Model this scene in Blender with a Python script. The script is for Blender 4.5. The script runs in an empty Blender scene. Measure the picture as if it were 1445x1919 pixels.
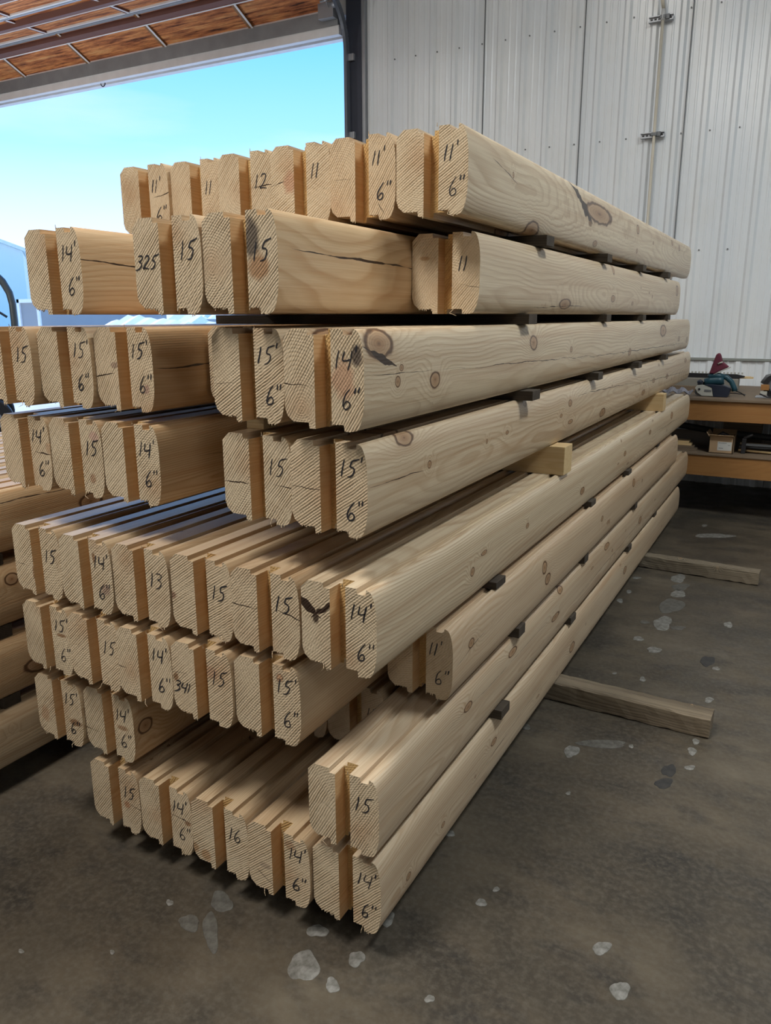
import bpy, math, random
from mathutils import Vector, Matrix
random.seed(11)
S = bpy.context.scene
COL = S.collection
PI = math.pi

# ------------------------------------------------------------------ camera
def camera():
    cd = bpy.data.cameras.new('camera'); cam = bpy.data.objects.new('camera', cd); COL.objects.link(cam)
    cd.sensor_fit = 'VERTICAL'; cd.sensor_height = 24.0; cd.lens = 1452.58/1919*24.0
    cd.clip_start = .02; cd.clip_end = 500
    y, p, r = 0.494158, 0.246938, -0.002371
    cy, sy = math.cos(y), math.sin(y)
    R = Vector((cy, sy, 0)); F = Vector((-sy, cy, 0)); U = Vector((0, 0, 1))
    F2 = F*math.cos(p)-U*math.sin(p); U2 = U*math.cos(p)+F*math.sin(p)
    R3 = R*math.cos(r)+U2*math.sin(r); U3 = U2*math.cos(r)-R*math.sin(r)
    M = Matrix((R3, U3, -F2)).transposed().to_4x4()
    M.translation = Vector((0.88856, -1.28830, 1.44518))
    cam.matrix_world = M
    S.camera = cam
camera()

# ------------------------------------------------------------------ exposure, sky, lights
S.view_settings.view_transform = 'Standard'; S.view_settings.look = 'None'
S.view_settings.exposure = 0.0; S.view_settings.gamma = 1.0; S.view_settings.use_curve_mapping = False
SKY = 1.0
w = bpy.data.worlds.new('sky'); S.world = w; w.use_nodes = True
nt = w.node_tree; nt.nodes.clear()
tc = nt.nodes.new('ShaderNodeTexCoord'); sx = nt.nodes.new('ShaderNodeSeparateXYZ'); nt.links.new(tc.outputs['Generated'], sx.inputs[0])
cr = nt.nodes.new('ShaderNodeValToRGB'); nt.links.new(sx.outputs['Z'], cr.inputs[0])
cr.color_ramp.elements[0].position = 0.0; cr.color_ramp.elements[0].color = (1.25, 1.4, 1.75, 1)
cr.color_ramp.elements[1].position = 1.0; cr.color_ramp.elements[1].color = (.12, .50, 1.3, 1)
for pos, c in ((.10, (.92, 1.25, 1.85, 1)), (.19, (.48, 1.0, 1.85, 1)), (.32, (.19, .74, 1.7, 1)), (.5, (.11, .58, 1.6, 1))):
    e = cr.color_ramp.elements.new(pos); e.color = c
mp = nt.nodes.new('ShaderNodeMapping'); mp.inputs['Scale'].default_value = (1.2, 1.2, 6); nt.links.new(tc.outputs['Generated'], mp.inputs[0])
no = nt.nodes.new('ShaderNodeTexNoise'); no.inputs['Scale'].default_value = 2.2; no.inputs['Detail'].default_value = 6; nt.links.new(mp.outputs[0], no.inputs['Vector'])
r2 = nt.nodes.new('ShaderNodeValToRGB'); nt.links.new(no.outputs[0], r2.inputs[0])
r2.color_ramp.elements[0].position = .5; r2.color_ramp.elements[0].color = (0, 0, 0, 1); r2.color_ramp.elements[1].position = .8; r2.color_ramp.elements[1].color = (.55, .55, .55, 1)
mx = nt.nodes.new('ShaderNodeMix'); mx.data_type = 'RGBA'; nt.links.new(r2.outputs[0], mx.inputs[0]); nt.links.new(cr.outputs[0], mx.inputs[6]); mx.inputs[7].default_value = (.92, 1.1, 1.5, 1)
bg = nt.nodes.new('ShaderNodeBackground'); bg.inputs[1].default_value = SKY; nt.links.new(mx.outputs[2], bg.inputs[0])
ow = nt.nodes.new('ShaderNodeOutputWorld'); nt.links.new(bg.outputs[0], ow.inputs[0])

def area(name, loc, rot, sx_, sy_, power, color, portal=False):
    l = bpy.data.lights.new(name, 'AREA'); l.shape = 'RECTANGLE'; l.size = sx_; l.size_y = sy_; l.energy = power; l.color = color
    if portal: l.cycles.is_portal = True
    o = bpy.data.objects.new(name, l); COL.objects.link(o); o.location = loc; o.rotation_euler = rot
    return o
area('front_door_portal', (-8.3, 6.3, 2.1), (-PI/2, 0, 0), 9.8, 4.3, 1, (1, 1, 1), True)
#area('rear_door_portal', (1.0, -9.2, 2.1), (PI/2, 0, 0), 7.0, 4.2, 1, (1, 1, 1), True)
sl = bpy.data.lights.new('sun', 'SUN'); sl.energy = 4.0; sl.angle = .01; sl.color = (1, .94, .84)
so = bpy.data.objects.new('sun', sl); COL.objects.link(so); so.rotation_euler = Vector((.80, .05, -.60)).to_track_quat('-Z', 'Y').to_euler()
LAMP_W = 150; LAMP_C = (1.0, .96, .90); LAMP_COOL = (.90, .97, 1.0)
LAMPS = [(2.5, 1.7, 1.0), (3.6, -3.4, .25), (-1.2, 2.2, .22), (-.7, -1.75, 1.15), (-5.6, -1.6, .6), (-5.6, -5.2, .3)]
CEIL = 5.6

# ------------------------------------------------------------------ helpers
class MB:
    def __init__(s): s.v = []; s.f = []; s.m = []; s.s = []
    def quad(s, pts, m=0, sm=False):
        b = len(s.v); s.v += [tuple(p) for p in pts]; s.f.append(tuple(range(b, b+len(pts)))); s.m.append(m); s.s.append(sm)
    def box(s, x0, x1, y0, y1, z0, z1, m=0, M=None):
        P = [Vector((x, y, z)) for z in (z0, z1) for y in (y0, y1) for x in (x0, x1)]
        if M is not None: P = [M @ p for p in P]
        b = len(s.v); s.v += [tuple(p) for p in P]
        for f in ((0, 2, 3, 1), (4, 5, 7, 6), (0, 1, 5, 4), (2, 6, 7, 3), (0, 4, 6, 2), (1, 3, 7, 5)):
            s.f.append(tuple(b+i for i in f)); s.m.append(m); s.s.append(False)
    def tube(s, pts, r, n=10, m=0, caps=True, closed=False):
        pts = [Vector(p) for p in pts]; b = len(s.v); N = len(pts)
        up = Vector((0, 0, 1))
        for i, p in enumerate(pts):
            a = pts[(i-1) % N] if (i > 0 or closed) else p; c = pts[(i+1) % N] if (i < N-1 or closed) else p
            t = (c-a).normalized()
            u = t.cross(up)
            if u.length < .05: u = t.cross(Vector((1, 0, 0)))
            u.normalize(); v = u.cross(t).normalized()
            if i == 0: u0 = u
            else:
                u = (u0 - t*u0.dot(t)).normalized(); v = u.cross(t).normalized(); u0 = u
            rr = r[i] if isinstance(r, (list, tuple)) else r
            for k in range(n):
                a_ = 2*PI*k/n; s.v.append(tuple(p+u*math.cos(a_)*rr+v*math.sin(a_)*rr))
        for i in range(N if closed else N-1):
            for k in range(n):
                j = (i+1) % N
                s.f.append((b+i*n+k, b+i*n+(k+1) % n, b+j*n+(k+1) % n, b+j*n+k)); s.m.append(m); s.s.append(True)
        if caps and not closed:
            s.f.append(tuple(b+k for k in range(n))[::-1]); s.m.append(m); s.s.append(False)
            s.f.append(tuple(b+(N-1)*n+k for k in range(n))); s.m.append(m); s.s.append(False)
    def prism(s, poly, axis, a, b_, m=0, sm=False, M=None):
        # poly: 2-D points in the two other axes (in x,y,z order); extruded along axis from a to b_
        def P(p, t):
            q = {0: (t, p[0], p[1]), 1: (p[0], t, p[1]), 2: (p[0], p[1], t)}[axis]; q = Vector(q)
            return tuple(M @ q) if M is not None else tuple(q)
        n = len(poly); b = len(s.v); s.v += [P(p, a) for p in poly]+[P(p, b_) for p in poly]
        s.f.append(tuple(range(b, b+n))); s.m.append(m); s.s.append(False)
        s.f.append(tuple(range(b+2*n-1, b+n-1, -1))); s.m.append(m); s.s.append(False)
        for i in range(n):
            j = (i+1) % n; s.f.append((b+i, b+n+i, b+n+j, b+j)); s.m.append(m); s.s.append(sm)
    def build(s, name, mats, parent=None, loc=(0, 0, 0), rz=0, fixn=False, bevel=0):
        me = bpy.data.meshes.new(name); me.from_pydata(s.v, [], s.f)
        for mt in (mats if isinstance(mats, (list, tuple)) else [mats]): me.materials.append(mt)
        me.polygons.foreach_set('material_index', s.m); me.polygons.foreach_set('use_smooth', s.s)
        if fixn or bevel:
            import bmesh
            bm = bmesh.new(); bm.from_mesh(me); bmesh.ops.recalc_face_normals(bm, faces=bm.faces); bm.to_mesh(me); bm.free()
        me.update()
        o = bpy.data.objects.new(name, me); COL.objects.link(o); o.location = loc; o.rotation_euler = (0, 0, rz)
        if parent is not None: o.parent = parent
        if bevel:
            md = o.modifiers.new('bevel', 'BEVEL'); md.width = bevel; md.segments = 2; md.limit_method = 'ANGLE'; md.angle_limit = .6
        return o
def tag(o, label=None, cat=None, group=None, kind=None):
    if label: o['label'] = label
    if cat: o['category'] = cat
    if group: o['group'] = group
    if kind: o['kind'] = kind
    return o
def empty(name, loc=(0, 0, 0), rz=0):
    o = bpy.data.objects.new(name, None); COL.objects.link(o); o.location = loc; o.rotation_euler = (0, 0, rz); o.empty_display_size = .1
    return o

# ------------------------------------------------------------------ materials
class NT:
    def __init__(s, name):
        s.mat = bpy.data.materials.new(name); s.mat.use_nodes = True; s.t = s.mat.node_tree; s.t.nodes.clear()
        s.out = s.n('ShaderNodeOutputMaterial'); s.b = s.n('ShaderNodeBsdfPrincipled'); s.t.links.new(s.b.outputs[0], s.out.inputs[0])
    def n(s, t, **k):
        nd = s.t.nodes.new(t)
        for a, v in k.items(): setattr(nd, a, v)
        return nd
    def put(s, sock, v):
        if hasattr(v, 'links'): s.t.links.new(v, sock)
        else: sock.default_value = v
    def m(s, op, a, b=0.0, c=None, clamp=False):
        nd = s.n('ShaderNodeMath', operation=op, use_clamp=clamp); s.put(nd.inputs[0], a); s.put(nd.inputs[1], b)
        if c is not None: s.put(nd.inputs[2], c)
        return nd.outputs[0]
    def vm(s, op, a, b=(0, 0, 0), out=0):
        nd = s.n('ShaderNodeVectorMath', operation=op); s.put(nd.inputs[0], a)
        if op == 'SCALE': s.put(nd.inputs['Scale'], b)
        elif op != 'LENGTH': s.put(nd.inputs[1], b)
        return nd.outputs[out]
    def comb(s, x, y, z):
        nd = s.n('ShaderNodeCombineXYZ'); s.put(nd.inputs[0], x); s.put(nd.inputs[1], y); s.put(nd.inputs[2], z); return nd.outputs[0]
    def sep(s, v):
        nd = s.n('ShaderNodeSeparateXYZ'); s.put(nd.inputs[0], v); return nd.outputs
    def noise(s, v, scale=1.0, detail=3.0, rough=.5, out=0):
        nd = s.n('ShaderNodeTexNoise'); s.put(nd.inputs['Vector'], v); nd.inputs['Scale'].default_value = scale
        nd.inputs['Detail'].default_value = detail; nd.inputs['Roughness'].default_value = rough; return nd.outputs[out]
    def mix(s, f, a, b):
        nd = s.n('ShaderNodeMix', data_type='RGBA'); s.put(nd.inputs[0], f); s.put(nd.inputs[6], a if hasattr(a, 'links') else (*a, 1)); s.put(nd.inputs[7], b if hasattr(b, 'links') else (*b, 1)); return nd.outputs[2]
    def ramp(s, f, els):
        nd = s.n('ShaderNodeValToRGB'); s.put(nd.inputs[0], f); E_ = nd.color_ramp.elements
        while len(E_) < len(els): E_.new(.5)
        for e, (p, c) in zip(E_, els): e.position = p; e.color = (*c, 1) if len(c) == 3 else c
        return nd.outputs[0]
    def mr(s, v, a, b, c=0.0, d=1.0):
        nd = s.n('ShaderNodeMapRange'); s.put(nd.inputs[0], v); nd.inputs[1].default_value = a; nd.inputs[2].default_value = b; nd.inputs[3].default_value = c; nd.inputs[4].default_value = d; return nd.outputs[0]
    def obj(s): return s.n('ShaderNodeTexCoord').outputs['Object']
    def bump(s, h, st=.3, dist=.001):
        nd = s.n('ShaderNodeBump'); nd.inputs['Strength'].default_value = st; nd.inputs['Distance'].default_value = dist; s.put(nd.inputs['Height'], h); s.t.links.new(nd.outputs[0], s.b.inputs['Normal'])
    def fin(s, col, rough=.5, metal=0.0, spec=.5):
        s.put(s.b.inputs['Base Color'], col if hasattr(col, 'links') else (*col, 1)); s.put(s.b.inputs['Roughness'], rough); s.b.inputs['Metallic'].default_value = metal
        s.b.inputs['Specular IOR Level'].default_value = spec
        return s.mat
def plain(name, col, rough=.5, metal=0.0, var=.12, scale=8.0, spec=.5):
    n = NT(name); v = n.noise(n.obj(), scale, 4)
    c = n.mix(v, tuple(x*(1-var) for x in col), tuple(min(1, x*(1+var)) for x in col))
    return n.fin(c, rough, metal, spec)

W, H, T, G = .1800, .1778, .0115, .011
def wood(name, light, dark, end=False, knots=(), cracks=(), spots=(), contrast=.55, rough=.5, freq=170, autoknots=True, tone=.25, seed=None, axis='y'):
    n = NT(name); co = n.obj(); X, Y, Z = n.sep(co)
    if axis == 'x': X, Y = Y, X; co = n.comb(X, Y, Z)
    rnd = n.n('ShaderNodeObjectInfo').outputs['Random'] if seed is None else seed
    off = n.comb(n.m('MULTIPLY', rnd, 37.0), n.m('MULTIPLY', rnd, 91.0), n.m('MULTIPLY', rnd, 53.0))
    p = n.vm('ADD', co, off)
    px = n.m('MULTIPLY_ADD', n.m('FRACT', n.m('MULTIPLY', rnd, 7.3)), W*.8, W*.1)
    pz = n.m('MULTIPLY_ADD', n.m('FRACT', n.m('MULTIPLY', rnd, 13.7)), H*1.2, -.1*H)
    w1 = n.vm('SCALE', n.vm('SUBTRACT', n.noise(n.vm('MULTIPLY', p, (3.5, .8, 3.5)), 1.0, 2, .5, 1), (.5, .5, .5)), .115)
    w2 = n.vm('SCALE', n.vm('SUBTRACT', n.noise(n.vm('MULTIPLY', p, (14, 1.6, 14)), 1.0, 2, .5, 1), (.5, .5, .5)), .007)
    q = n.vm('ADD', n.vm('ADD', n.comb(n.m('SUBTRACT', X, px), 0.0, n.m('SUBTRACT', Z, pz)), w1), w2)
    qx, qy, qz = n.sep(q)
    rad = n.m('SQRT', n.m('ADD', n.m('MULTIPLY', qx, qx), n.m('MULTIPLY', qz, qz)))
    # knots: random ones and the listed ones, each as distance over its own radius
    dk = None
    if autoknots and not end:
        vo = n.n('ShaderNodeTexVoronoi'); n.put(vo.inputs['Vector'], p); vo.inputs['Scale'].default_value = 5.5
        cr_, cg, cb = n.sep(vo.outputs['Color'])
        wob = n.m('MULTIPLY_ADD', n.noise(p, 40, 2), .4, .8)
        dk = n.m('DIVIDE', n.m('MULTIPLY', vo.outputs['Distance'], wob), n.m('MULTIPLY_ADD', cr_, .05, .018))
    if knots:
        wob = n.m('MULTIPLY_ADD', n.noise(p, 30, 2), .4, .8)
        for (ky, kz, ry, rz) in knots:
            d = n.vm('LENGTH', n.vm('MULTIPLY', n.vm('SUBTRACT', n.comb(0.0, Y, Z), (0, ky, kz)), (0, 1/ry, 1/rz)), out=1)
            d = n.m('MULTIPLY', d, wob)
            dk = d if dk is None else n.m('MINIMUM', dk, d)
    if dk is not None:
        bell = n.m('EXPONENT', n.m('MULTIPLY', n.m('MULTIPLY', dk, dk), -.22))
        rad = n.m('MULTIPLY_ADD', bell, .026, rad)
    g = n.m('FRACT', n.m('MULTIPLY', rad, float(freq)))
    g = n.ramp(g, [(0, (.9,)*3), (.12, (.12,)*3), (.5, (.10,)*3), (.88, (.9,)*3), (1, (1,)*3)])
    fib = n.noise(n.vm('MULTIPLY', p, (420, 5, 420) if not end else (260, 30, 260)), 1.0, 2, .6)
    big = n.noise(n.vm('MULTIPLY', p, (7, 1.3, 7)), 1.0, 3, .55)
    mod = n.m('MULTIPLY', g, n.mr(big, .3, .7, contrast*.35, contrast))
    if end:
        ang = n.m('MULTIPLY_ADD', n.m('FRACT', n.m('MULTIPLY', rnd, 5.1)), .5, .55)
        s_ = n.m('ADD', n.m('MULTIPLY', X, n.m('SINE', ang)), n.m('MULTIPLY', Z, n.m('MULTIPLY', n.m('COSINE', ang), -1.0)))
        s_ = n.m('ADD', s_, n.m('MULTIPLY', n.noise(co, 9, 2), .012))
        saw = n.m('MULTIPLY_ADD', n.m('SINE', n.m('MULTIPLY', s_, 1150.0)), .5, .5)
        saw2 = n.m('MULTIPLY', n.m('MULTIPLY_ADD', n.m('SINE', n.m('MULTIPLY', s_, 410.0)), .5, .5), .6)
        sw = n.m('MULTIPLY', n.m('ADD', saw, saw2), n.mr(n.noise(p, 14, 2), .35, .65, .25, 1.0))
        mod = n.m('MAXIMUM', mod, n.m('MULTIPLY', sw, contrast*.75))
    col = n.mix(n.m('MINIMUM', mod, 1.0), light, dark)
    col = n.mix(n.mr(fib, .35, .75, 0, .28), col, tuple(d*.82 for d in dark))
    col = n.mix(n.m('MULTIPLY', n.m('FRACT', n.m('MULTIPLY', rnd, 3.1)), .22), col, (light[0]*.86, light[1]*.70, light[2]*.58))
    stain = n.mr(n.noise(n.vm('MULTIPLY', p, (9, 1.1, 9)), 1.0, 3, .6), .52, .78, 0, tone)
    col = n.mix(stain, col, (dark[0]*.85, dark[1]*.72, dark[2]*.66))
    if not end:
        st = n.noise(n.vm('MULTIPLY', p, (70, .9, 70)), 1.0, 3, .6)
        col = n.mix(n.mr(st, .45, .75, 0, .5), col, (dark[0]*1.05, dark[1]*.92, dark[2]*.85))
    h = n.m('MULTIPLY_ADD', g, -.3, n.m('MULTIPLY', fib, .6))
    if end:
        h = n.m('MULTIPLY_ADD', sw, .9, h)
        # pinkish heart near the pith
        hp = n.m('MULTIPLY', n.m('EXPONENT', n.m('MULTIPLY', n.m('MULTIPLY', rad, rad), -900.0)), .38)
        col = n.mix(hp, col, (dark[0]*1.0, dark[1]*.74, dark[2]*.6))
    if dk is not None:
        kc = n.ramp(n.m('MULTIPLY', dk, .5), [(0, (.12, .055, .025)), (.07, (.36, .20, .10)), (.36, (.50, .33, .19)), (.39, (.22, .11, .05)), (.42, (.07, .03, .014)), (.475, (.08, .035, .016)), (.52, (.30, .16, .08)), (.56, (.50, .33, .18)), (1, (.5, .33, .18))])
        kr = n.m('FRACT', n.m('MULTIPLY', dk, 6.0))
        kc = n.mix(n.m('MULTIPLY', kr, .35), kc, (.14, .07, .03))
        km = n.ramp(n.m('MULTIPLY', dk, .5), [(0, (.95,)*3), (.47, (.92,)*3), (.54, (.22,)*3), (.85, (0,)*3)])
        col = n.mix(km, col, kc)
    for (y0, z0, y1, z1, cw) in cracks:
        a = X if end else Y
        t = n.m('DIVIDE', n.m('SUBTRACT', a, y0), y1-y0)
        zc = n.m('MULTIPLY_ADD', t, z1-z0, z0)
        wb = n.m('MULTIPLY', n.m('SUBTRACT', n.noise(n.vm('MULTIPLY', p, (6, 6, 6) if not end else (40, 40, 40)), 1.0, 3), .5), .02 if not end else .008)
        dd = n.m('ABSOLUTE', n.m('SUBTRACT', Z, n.m('ADD', zc, wb)))
        tt = n.m('MAXIMUM', n.m('MULTIPLY', n.m('MULTIPLY', t, n.m('SUBTRACT', 1.02, t)), (1.6 if end else 2.6)*cw), 0.0)
        tt = n.m('MULTIPLY', tt, n.mr(n.noise(n.vm('MULTIPLY', p, (20, 20, 20)), 1.0, 2), .3, .6, .1, 1.2))
        cm = n.m('MULTIPLY', n.m('LESS_THAN', dd, tt), n.m('GREATER_THAN', t, 0.0))
        col = n.mix(cm, col, (.045, .026, .016)); h = n.m('MULTIPLY_ADD', cm, -3.0, h)
    for (sx0, sz0, rx, rz, sc) in spots:
        wob = n.m('MULTIPLY_ADD', n.noise(p, 55, 3), 1.0, .5)
        d = n.vm('LENGTH', n.vm('MULTIPLY', n.vm('SUBTRACT', n.comb(X if end else Y, 0.0, Z), (sx0, 0, sz0)), (1/rx, 0, 1/rz)), out=1)
        d = n.m('MULTIPLY', d, wob)
        col = n.mix(n.ramp(d, [(.6, (.93,)*3), (1.0, (0,)*3)]), col, sc)
    n.bump(h, .35 if not end else .6, .0012 if not end else .002)
    return n.fin(col, rough, 0, .5 if not end else .2)

LS, DS = (.72, .605, .43), (.36, .225, .115)
LE, DE = (.72, .60, .425), (.42, .295, .165)
M_side = wood('planed_pine', (.63, .495, .325), (.36, .225, .115), contrast=.66, rough=.34)
M_end = wood('sawn_pine_end', LE, DE, end=True, contrast=.62, rough=.8)
M_slot = wood('milled_pine_bounce_tint', (.68, .47, .25), (.50, .28, .11), contrast=.5, rough=.55, autoknots=False)  # milled slot walls; orange light bounced between them is put into the colour
M_rout = wood('routed_yellow_end', (.74, .52, .24), (.45, .27, .10), end=True, contrast=.8, rough=.8)
M_ink = plain('black_marker_ink', (.018, .017, .022), .6)
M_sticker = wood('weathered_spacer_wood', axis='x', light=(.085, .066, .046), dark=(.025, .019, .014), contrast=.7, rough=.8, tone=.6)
M_block = wood('pale_spacer_wood', axis='x', light=(.72, .56, .31), dark=(.50, .32, .13), contrast=.5, rough=.6)
M_skid = wood('grey_weathered_wood', axis='x', light=(.26, .215, .15), dark=(.035, .025, .016), contrast=.85, rough=.85, tone=.8, freq=120)
M_beam = wood('orange_stained_lumber', axis='x', light=(.34, .165, .05), dark=(.24, .11, .03), contrast=.45, rough=.5)
M_ply = wood('worn_plywood', axis='x', light=(.20, .15, .10), dark=(.12, .08, .05), contrast=.4, rough=.7)

LW, DW = (.66, .485, .29), (.42, .235, .10)  # warm tone paints in light bounced between neighbouring timbers
def sidemat(name, knots, cracks=(), spots=(), light=LS, dark=DS):
    kk = [(y, z, r1, r2) for (y, z, r1, r2) in knots]
    if name in ('pine_side_fine_grain', 'pine_side_few_knots', 'pine_side_streaked', 'pine_side_lowest', 'pine_side_clear', 'pine_side_wavy'):
        rg_ = random.Random(name); kk += [(rg_.uniform(.5, 4.2), rg_.uniform(.02, .165), rg_.uniform(.006, .024), rg_.uniform(.004, .009)) for _ in range(6)]
    return wood(name, light, dark, knots=kk, cracks=cracks, spots=spots, contrast=.66, rough=.34, autoknots=False)
BARK = (.055, .032, .02)
HS = {
 '1F': sidemat('pine_side_large_knot', [(1.22, .115, .20, .034), (.30, .112, .006, .008), (.50, -.002, .06, .024), (1.92, .126, .03, .02), (1.93, .039, .02, .010), (1.20, .014, .03, .010), (2.86, .143, .03, .014), (3.11, .134, .03, .016), (2.3, .10, .014, .008)], cracks=[(.84, .180, 1.14, .070, .028), (.15, .13, .34, .095, .002)], spots=[(1.10, .072, .03, .012, (.20, .11, .05))]),
 '2D': sidemat('pine_side_clear', [(.76, .02, .07, .017), (1.434, .049, .035, .014), (1.43, .16, .02, .02), (3.064, .122, .04, .03), (2.2, .09, .012, .006)], cracks=[(.4, .006, 1.0, .018, .002)]),
 '3E': sidemat('pine_side_many_knots', [(.065, .150, .060, .030), (.136, .074, .012, .012), (.152, .100, .009, .007), (.314, .065, .026, .019), (1.005, .124, .035, .022), (1.42, .09, .015, .01), (2.414, .042, .03, .016), (3.278, .122, .10, .032), (3.871, .064, .04, .015), (4.226, .049, .04, .018)], cracks=[(-.02, .150, .13, .104, .015), (.002, .09, .30, .088, .0012), (.33, .083, 1.9, .052, .0016), (1.4, .055, 4.2, .03, .0022)]),
 '4E': sidemat('pine_side_wavy', [(.176, .168, .042, .018), (.284, .093, .010, .009), (.97, .163, .014, .008), (1.458, .119, .024, .013), (1.472, .051, .03, .008), (1.975, .03, .05, .018), (2.858, .039, .04, .014), (3.13, .08, .04, .012), (3.573, .073, .04, .014), (4.304, .13, .05, .014)], cracks=[(.002, .092, .26, .086, .0016), (1.5, .14, 2.6, .11, .002), (2.5, .1, 4.4, .05, .002)]),
 '5F': sidemat('pine_side_fine_grain', [(.507, .07, .014, .013), (.948, .087, .014, .009), (1.602, .066, .03, .014), (2.358, .092, .025, .012), (2.981, .11, .03, .012), (3.7, .12, .04, .02)], cracks=[(3.0, .09, 4.2, .07, .0015)]),
 '6F': sidemat('pine_side_few_knots', light=(.66, .54, .385), dark=(.38, .235, .12), knots=[(.12, .10, .02, .014), (.75, .12, .025, .022), (.79, .07, .03, .02), (1.55, .10, .02, .012), (2.2, .13, .03, .02)], cracks=[(.002, .07, .3, .11, .0014)]),
 '7E': sidemat('pine_side_streaked', light=(.66, .54, .385), dark=(.38, .235, .12), knots=[(1.393, .165, .03, .014), (1.321, .087, .05, .012), (2.12, .14, .05, .014), (.86, .135, .04, .012), (.5, .12, .03, .012), (2.9, .08, .04, .02)], cracks=[(.3, .12, 1.3, .10, .001), (1.5, .06, 3.0, .07, .0016)]),
 '8E': sidemat('pine_side_lowest', light=(.66, .54, .385), dark=(.38, .235, .12), knots=[(.342, .063, .012, .008), (.14, .05, .012, .01), (.713, .111, .025, .01), (1.6, .07, .04, .02), (2.6, .1, .04, .02)], cracks=[(.4, .06, 1.2, .09, .0012)]),
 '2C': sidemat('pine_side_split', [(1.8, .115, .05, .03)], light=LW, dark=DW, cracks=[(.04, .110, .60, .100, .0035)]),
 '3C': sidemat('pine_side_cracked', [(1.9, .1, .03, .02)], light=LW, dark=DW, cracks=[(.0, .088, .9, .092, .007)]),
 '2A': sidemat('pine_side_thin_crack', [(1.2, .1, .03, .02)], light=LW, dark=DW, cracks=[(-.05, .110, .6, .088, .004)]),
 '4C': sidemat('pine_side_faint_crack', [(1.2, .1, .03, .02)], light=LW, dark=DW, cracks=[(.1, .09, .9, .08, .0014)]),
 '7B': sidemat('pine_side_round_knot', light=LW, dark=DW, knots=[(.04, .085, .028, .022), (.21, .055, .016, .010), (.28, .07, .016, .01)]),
}
def endmat(name, spots=(), cracks=()): return wood(name, LE, DE, end=True, contrast=.62, rough=.8, spots=spots, cracks=cracks)
KN = (.27, .15, .075)
HE = {
 '5F': endmat('pine_end_bark_pocket', [(.036, .098, .009, .014, BARK)], [(-.012, .140, .048, .098, .030), (.022, .096, .078, .138, .026)]),
 '2C': endmat('pine_end_blue_stain', [(.120, .125, .022, .045, (.12, .095, .075)), (.135, .075, .03, .03, (.40, .23, .12))]),
 '3E': endmat('pine_end_dark_corner', [(.165, .130, .014, .026, (.10, .075, .06)), (.135, .085, .03, .04, (.52, .32, .2))], [(-.02, .075, .066, .071, .0045)]),
 '3D': endmat('pine_end_split_left', [], [(-.02, .062, .06, .07, .0014)]),
 '1C': endmat('pine_end_split_middle', [], [(.11, .088, .20, .098, .003)]),
 '1D': endmat('pine_end_split_left_side', [(.06, .09, .025, .03, (.5, .3, .19))], [(-.03, .08, .07, .10, .003)]),
 '1E': endmat('pine_end_split_low', [], [(.0, .085, .06, .085, .001), (.13, .03, .15, .0, .003)]),
 '1A': endmat('pine_end_split_across', [], [(.12, .09, .21, .105, .003)]),
 '5E': endmat('pine_end_split_right', [], [(-.03, .092, .085, .09, .0028), (.12, .098, .22, .075, .0035)]),
 '4D': endmat('pine_end_fine_split', [], [(-.02, .072, .08, .07, .0028), (.13, .075, .22, .068, .002)]),
 '4E': endmat('pine_end_faint_split', [], [(-.02, .082, .08, .077, .002)]),
 '5A': endmat('pine_end_specks', [(.07, .05, .006, .02, KN)], [(.0, .07, .05, .065, .002)]),
 '5B': endmat('pine_end_purple_knot', [(.122, .13, .007, .018, KN), (.155, .052, .018, .018, (.36, .25, .18))]),
 '5D': endmat('pine_end_small_blotch', [(.0, .075, .016, .012, (.3, .18, .12))]),
 '6A': endmat('pine_end_knot_middle', [(.145, .10, .02, .007, KN)]),
 '6D': endmat('pine_end_knot_left', [(.01, .085, .010, .014, KN), (.12, .12, .025, .02, (.45, .28, .17))], [(-.02, .095, .05, .10, .001)]),
 '6E': endmat('pine_end_ring_knot', [(.127, .148, .011, .013, (.24, .13, .07)), (.127, .148, .0075, .009, (.56, .33, .19))]),
 '7A': endmat('pine_end_stained', [(.15, .06, .03, .012, KN), (.03, .06, .02, .03, (.5, .33, .2))]),
 '7B': endmat('pine_end_knot_streak', [(.14, .085, .024, .009, (.33, .2, .11))], [(-.03, .055, .05, .05, .0035)]),
 '8A': endmat('pine_end_pink_knot', [(.13, .07, .013, .014, (.42, .22, .12))], [(.14, .075, .21, .062, .002)]),
 '8B': endmat('pine_end_dark_streak', [(.165, .085, .012, .008, (.3, .17, .09))], [(.09, .098, .18, .09, .004)]),
 '8C': endmat('pine_end_brown_patch', [(.04, .02, .02, .02, (.45, .28, .15)), (.0, .03, .02, .02, (.42, .26, .14))]),
 '8D': endmat('pine_end_top_knot', [(.125, .148, .017, .016, (.42, .27, .16)), (.05, .065, .02, .01, (.42, .32, .22))], [(.02, .05, .085, .01, .003)]),
 '7E': endmat('pine_end_diagonal_crack', [], [(-.03, .115, .08, .07, .0014), (.055, .0, .08, .05, .0025)]),
 '4A': endmat('pine_end_half_ring', [(.175, .10, .014, .017, (.5, .34, .21))], [(.12, .088, .19, .082, .004)]),
 '4B': endmat('pine_end_lower_knot', [(.14, .035, .013, .016, (.4, .25, .15)), (.155, .14, .02, .014, (.52, .34, .26))]),
 '3C': endmat('pine_end_two_marks', [(.06, .092, .013, .009, (.35, .24, .17)), (.155, .04, .010, .013, (.42, .27, .2))], [(-.02, .06, .06, .075, .003)]),
 '2D': endmat('pine_end_resin_mark', [(.035, .12, .016, .006, (.45, .28, .15))], [(.12, .06, .20, .045, .0012)]),
 '6C': endmat('pine_end_plain_split', [], [(-.01, .075, .03, .07, .002)]),
}

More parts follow.
